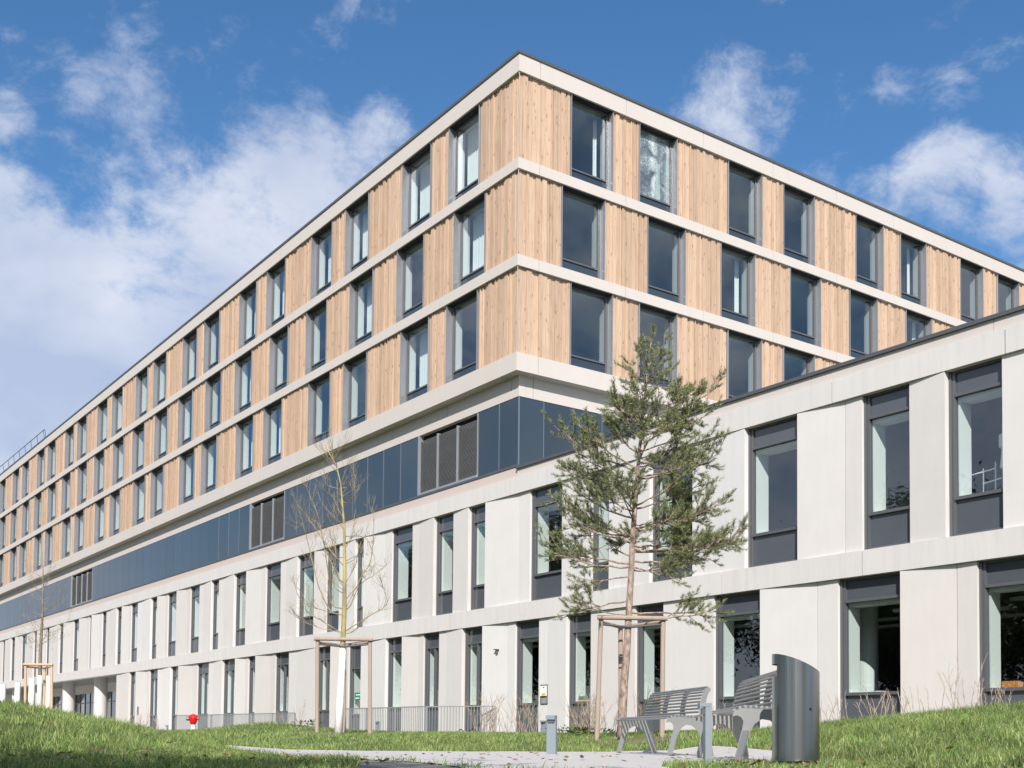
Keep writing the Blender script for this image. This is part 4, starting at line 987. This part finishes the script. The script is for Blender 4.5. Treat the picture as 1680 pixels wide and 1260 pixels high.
# ------------------------------------------------------------------ bollard lights
def bollard(x, y, rot, h, label, s=1.0):
    o = empty('bollard_light', (x, y, float(ground(x, y)) if y > 17 else -.19)); z = o.location.z; tag(o, label, 'bollard light', 'low bollard lights')
    c, s_ = math.cos(rot), math.sin(rot)
    def fr(a, b, zz): return (x+(a*c-b*s_)*s, y+(a*s_+b*c)*s, z+zz)
    q = MB(); q.box(-.025, .025, -.058, .058, -.1, h-.030, fr); q.build('post', M['bluegrey'], o)
    q = MB(); q.box(-.068, .025, -.058, .058, h-.028, h, fr); q.box(-.068, -.06, -.058, .058, h-.05, h-.029, fr); q.build('head', M['bluegrey'], o)
    q = MB(); q.box(-.045, -.026, -.04, .04, h-.085, h-.04, fr); q.build('lamp_recess', M['frame'], o); return o
px_, py_ = gp(1160.5, 1254.5); bollard(px_, py_, 0, .475, 'blue grey bollard light seen edge on, between the two benches')
px_, py_ = gp(905, 1239, -.2); bollard(px_, py_, R_(70), .47, 'blue grey bollard light on the path edge left of the benches')
p = at(619.5, 1203, 38.); bollard(p.x, p.y, R_(60), .40, 'distant bollard light standing behind the railing', 1.0)
p = at(892, 1203, 34.); bollard(p.x, p.y, R_(60), .42, 'pale bollard light close to the facade, behind the nearer bollard', 1.5)
p = at(274, 1212, 46.); bollard(p.x, p.y, R_(0), .46, 'thin bollard light beside the grass mound, left of the hydrant', 1.0)

# ------------------------------------------------------------------ dry stalks along the facade
def dry_shrub(x, base_y, Y, h, wd, n, label, seed):
    t_ = random.Random(seed); p0 = at(x, base_y, Y); p0.z = float(ground(p0.x, Y)); o = empty('dry_shrub', tuple(p0)); tag(o, label, 'dry shrub', 'dry stalks along the facade'); q = MB()
    for i in range(n):
        b = p0+Vector((t_.uniform(-wd, wd), t_.uniform(-.25, .25), -.03)); d = Vector((t_.uniform(-.35, .35), t_.uniform(-.3, .3), 1)).normalized(); L = h*t_.uniform(.45, 1)
        pts = [b]
        for k in range(5): d = (d+Vector((t_.uniform(-.16, .16), t_.uniform(-.16, .16), 0))).normalized(); pts.append(pts[-1]+d*L/5)
        r_ = .0035+Y*.00012; q.tube(pts, [r_, r_*.9, r_*.8, r_*.7, r_*.6, r_*.4], 4, cap=False)
        for _ in range(t_.randrange(2, 6)):
            pp, dd = along(pts, t_.uniform(.35, 1-.01)); e_ = pp+(dd+Vector((t_.uniform(-.8, .8), t_.uniform(-.6, .6), .3))).normalized()*L*t_.uniform(.1, .3); q.tube([pp, (pp+e_)/2+Vector((0, 0, .01)), e_], [r_*.6, r_*.5, r_*.3], 3, cap=False)
    q.build('stalks', M['dry'], o, origin=tuple(p0)); return o
DS = [(1368, 17.5, .62, .30, 16, 'dry stalks beside the large ground floor window, right of the bin'), (1425, 16.5, .66, .10, 7, 'tall branching dry stalks in front of the spandrel of the large window'), (1465, 16.5, .55, .22, 14, 'pale dry stalks at the right side of the large window'),
      (1512, 15.5, .55, .25, 6, 'sparse dry stalks before the pale panel right of the large window'), (1578, 15, .85, .16, 6, 'tall sparse dry plant on the right grass mound'), (1625, 15, .45, .25, 18, 'bushy dry stalks under the rightmost ground floor window'),
      (960, 31, 1.25, .38, 60, 'thick brown dry shrub under the window with the folders'), (862, 33, 1.2, .30, 26, 'dry shrub in front of the window left of the wall box'), (825, 36, 1.0, .25, 12, 'thin dry shrub before the wall with the lamp'), (797, 38.5, 1.5, .30, 26, 'dry shrub at the right end of the bent railing'),
      (1055, 28.5, 1.4, .25, 9, 'dry twigs in front of the window behind the pine'), (1003, 29.5, 1.1, .3, 12, 'dry stalks just left of the pine trunk'), (487, 45, 1.6, .5, 8, 'thin dry stalks left of the lichened tree'), (240, 52, 1.4, .7, 14, 'dry stalks by the left wall near the grass mound'), (1180, 24, .8, .3, 14, 'dry stalks behind the second bench')]
for i, (x, Y, h, wd, n, lb) in enumerate(DS): dry_shrub(x, 1200, Y, h, wd, n, lb, 50+i)
# fallen leaves on the lawn and path (uncountable)
q = MB(); n_ = 900; fx = rs.rand(n_); fY = 7+9.5*rs.rand(n_); fX = (rs.rand(n_)*2-1)*.47*fY; fz = ground(fX, fY)
onp = inside(fX, fY, PATH)
for i in range(n_):
    if onp[i] and fx[i] > .35: continue
    a = 6.28*rs.rand(); sz = .018+.022*rs.rand(); h_ = .018 if onp[i] else .03+.03*rs.rand(); c_ = Vector((fX[i], fY[i], fz[i]+h_)); e1 = Vector((math.cos(a), math.sin(a), .5*rs.randn()*.5)).normalized()*sz; e2 = Vector((-math.sin(a), math.cos(a), .3*rs.randn())).normalized()*sz*.6
    q.add([c_-e1, c_+e2, c_+e1, c_-e2], [(0, 1, 2, 3)])
M['litter'] = leafmat('fallen_leaves', [(.12, .06, .025), (.25, .13, .05), (.38, .25, .11)], .15)
tag(q.build('fallen_leaves', M['litter'], fix=False), 'small brown leaves scattered on the lawn and path', 'fallen leaves', kind='stuff')
# leafy green plants
def leafy(x, Y, r, h, n, label, seed):
    t_ = random.Random(seed); p0 = at(x, 1203, Y); p0.z = float(ground(p0.x, Y)); o = empty('leafy_plant', tuple(p0)); tag(o, label, 'plant', 'low green plants'); q = MB()
    for i in range(n):
        a = t_.uniform(0, 6.28); rr = r*t_.random()**.6; p = p0+Vector((rr*math.cos(a), rr*math.sin(a), t_.uniform(.03, h)*(1-.4*rr/r))); d = Vector((math.cos(a), math.sin(a), t_.uniform(.1, .9))).normalized(); s_ = d.cross(Vector((t_.uniform(-.4, .4), t_.uniform(-.4, .4), 1))).normalized(); l = t_.uniform(.05, .11)
        q.add([p, p+d*l*.5+s_*l*.3, p+d*l, p+d*l*.5-s_*l*.3], [(0, 1, 2, 3)])
    q.build('leaves', M['leaf'], o, fix=False, origin=tuple(p0)); return o
M['leaf'] = leafmat('green_leaves', [(.06, .12, .02), (.12, .21, .035), (.20, .30, .07)], .3)
leafy(503, 30, .38, .26, 150, 'bright leafy clump on the bank left of the lichened tree', 1); leafy(306, 48, .5, .30, 70, 'small leafy plant left of the hydrant', 2); leafy(958, 27, .8, .22, 260, 'low green foliage left of the pine stakes', 3)
leafy(930, 30, .6, .28, 160, 'low green foliage right of the path edge bollard', 4)

# ------------------------------------------------------------------ things seen through the glass
q = MB(); o = empty('folder_stack', FL(-3.1, -.4, 1.17)); tag(o, 'stack of green, blue and yellow folders on the window sill', 'folders')
for i, mm in enumerate(('book_yellow', 'book_blue', 'book_green')):
    q = MB(); q.box(-3.40+.05*i, -2.86, -.50, -.26, 1.205+.065*i, 1.262+.065*i, FL); q.build('folder', M[mm], o)
q = MB(); q.box(-18.3, -17.98, -.5, -.3, 1.205, 1.36, FL); q.box(-18.37, -18.31, -.5, -.3, 1.205, 1.34, FL); tag(q.build('box', M['orange']), 'orange box on the sill of the rightmost ground floor window', 'box')
q = MB(); c = Vector(FL(-6.72, -.38, 0)); q.tube([(c.x, c.y, 1.205), (c.x, c.y, 1.27), (c.x, c.y, 1.30)], [.07, .11, .10], 14); tag(q.build('bowl', M['orange']), 'small orange bowl on the sill of the window behind the pine stakes', 'bowl')
q = MB()
for i in range(6): a = -15.0+.16*i; q.box(a-.10, a+.06, -.52, -.32, 1.205+.0*i, 1.215+.012*(i % 3), FL)
tag(q.build('papers', M['white']), 'loose white papers on the sill of the large ground floor window', 'papers')
o = empty('lab_stand', FL(-17.9, -1.0, 5.55)); tag(o, 'white stand with a stacked pipe seen in the upper right window', 'lab stand')
q = MB(); c = Vector(FL(-17.85, -.9, 0)); q.tube([(c.x, c.y, z) for z in (5.0, 6.2, 6.25, 6.7, 6.72, 7.0, 7.02, 7.25)], [.11, .11, .20, .16, .22, .22, .15, .15], 16); q.build('pipe', M['jamb_white'], o)
q = MB()
for a, b in (((-17.3, 5.55), (-17.3, 6.3)), ((-17.6, 5.55), (-17.6, 6.4)), ((-17.0, 6.2), (-17.6, 6.25)), ((-17.3, 5.95), (-17.75, 6.0)), ((-17.3, 5.58), (-17.75, 5.62))): q.tube([FL(a[0], -.75, a[1]), FL(b[0], -.75, b[1])], .016, 6)
q.build('frame', M['jamb_white'], o)
q = MB(); q.box(-12.45, -12.20, -.62, -.42, 5.56, 5.80, FL); q.box(-12.52, -12.12, -.60, -.44, 5.80, 5.84, FL); tag(q.build('monitor', M['teal']), 'small pale teal device standing in the upper window left of the concrete joint', 'device')

# ------------------------------------------------------------------ trees behind and beside the viewpoint (mirrored in the glass, shading the foreground)
def big_tree(name, m_leaf, seed, H, Rr, n, fs=1.):
    t_ = random.Random(seed); r2 = np.random.RandomState(seed); o = empty(name, (0, 0, 0)); q = MB()
    q.tube([(0, 0, -.3), (.1, 0, H*.3), (-.1, .1, H*.6), (0, 0, H*.95)], [.35, .27, .16, .03], 8)
    tips = []
    for i in range(40):
        z = H*t_.uniform(.18, .85); a = t_.uniform(0, 6.28); L = Rr*(1-.6*(z/H))*t_.uniform(.7, 1.1); e_ = Vector((math.cos(a)*L, math.sin(a)*L, z+L*.55)); pth = bez((0, 0, z), e_, -.2, 5); q.tube(pth, [.09, .07, .05, .03, .01], 5, cap=False)
        for j in range(9):
            pp, d = along(pth, t_.uniform(.3, .99)); e2 = pp+(d+Vector((t_.uniform(-.8, .8), t_.uniform(-.8, .8), t_.uniform(0, .8)))).normalized()*L*.4; q.tube([pp, (pp+e2)/2, e2], [.03, .02, .006], 4, cap=False); tips.append((pp+e2)/2); tips.append(e2)
    q.build('trunk', M['twig'], o, origin=(0, 0, 0))
    C = np.array([tuple(x) for x in tips]); k = r2.randint(0, len(C), n); P_ = C[k]+r2.randn(n, 3)*.7
    a_ = r2.randn(n, 3); a_ /= np.linalg.norm(a_, axis=1)[:, None]; b_ = np.cross(a_, r2.randn(n, 3)); b_ /= np.linalg.norm(b_, axis=1)[:, None]; sz = (.13+.12*r2.rand(n)[:, None])*fs
    tri_object('crown', np.stack([P_-a_*sz, P_+b_*sz*.6, P_+a_*sz], 1), m_leaf, o); return o
M['dark_leaf'] = leafmat('dark_tree_leaves', [(.03, .05, .018), (.06, .085, .03), (.10, .12, .045)], .2)
t1 = big_tree('broad_tree', M['dark_leaf'], 1, 15, 5, 52000, .9)
def copy_tree(o, loc, rz, s):
    c = o.copy(); COL.objects.link(c); c.location = loc; c.rotation_euler = (0, 0, rz); c.scale = (s, s, s)
    for ch in o.children:
        d = ch.copy(); COL.objects.link(d); d.parent = c
    return c
spots = [(-48, 4), (-52, 14), (-47, 24), (-53, 34), (-50, 45), (-56, 56), (-46, -7), (-52, -17), (-61, 68), (-66, 80), (-58, 26), (-60, 8), (-72, 92)]
for i, (x, y) in enumerate(spots):
    c = t1 if i == 0 else copy_tree(t1, (x, y, -.2), i*1.3, 1.05+.35*((i*37) % 10)/10)
    if i == 0: c.location = (x, y, -.2); c.scale = (1.25,)*3
    tag(c, 'dark leafy tree beyond the lawn, seen mirrored in the glass', 'tree', 'trees mirrored in the glass')
t2 = big_tree('shade_tree', M['dark_leaf'], 4, 9.5, 4.2, 9000)
for i, (x, y, s) in enumerate(((6.2, -5.0, 1.0), (10.5, -3.6, 1.0), (-3.8, -6.2, .98), (1.6, -8.4, .93), (-9.2, -9.0, .85))):
    c = t2 if i == 0 else copy_tree(t2, (x, y, -.25), i*2.1, s)
    if i == 0: c.location = (x, y, -.25)
    tag(c, 'tree behind the viewpoint that shades the near grass', 'tree', 'trees behind the viewpoint')

for o in list(bpy.data.objects):
    if '_o' in o: del o['_o']
print('objects', len(bpy.data.objects))
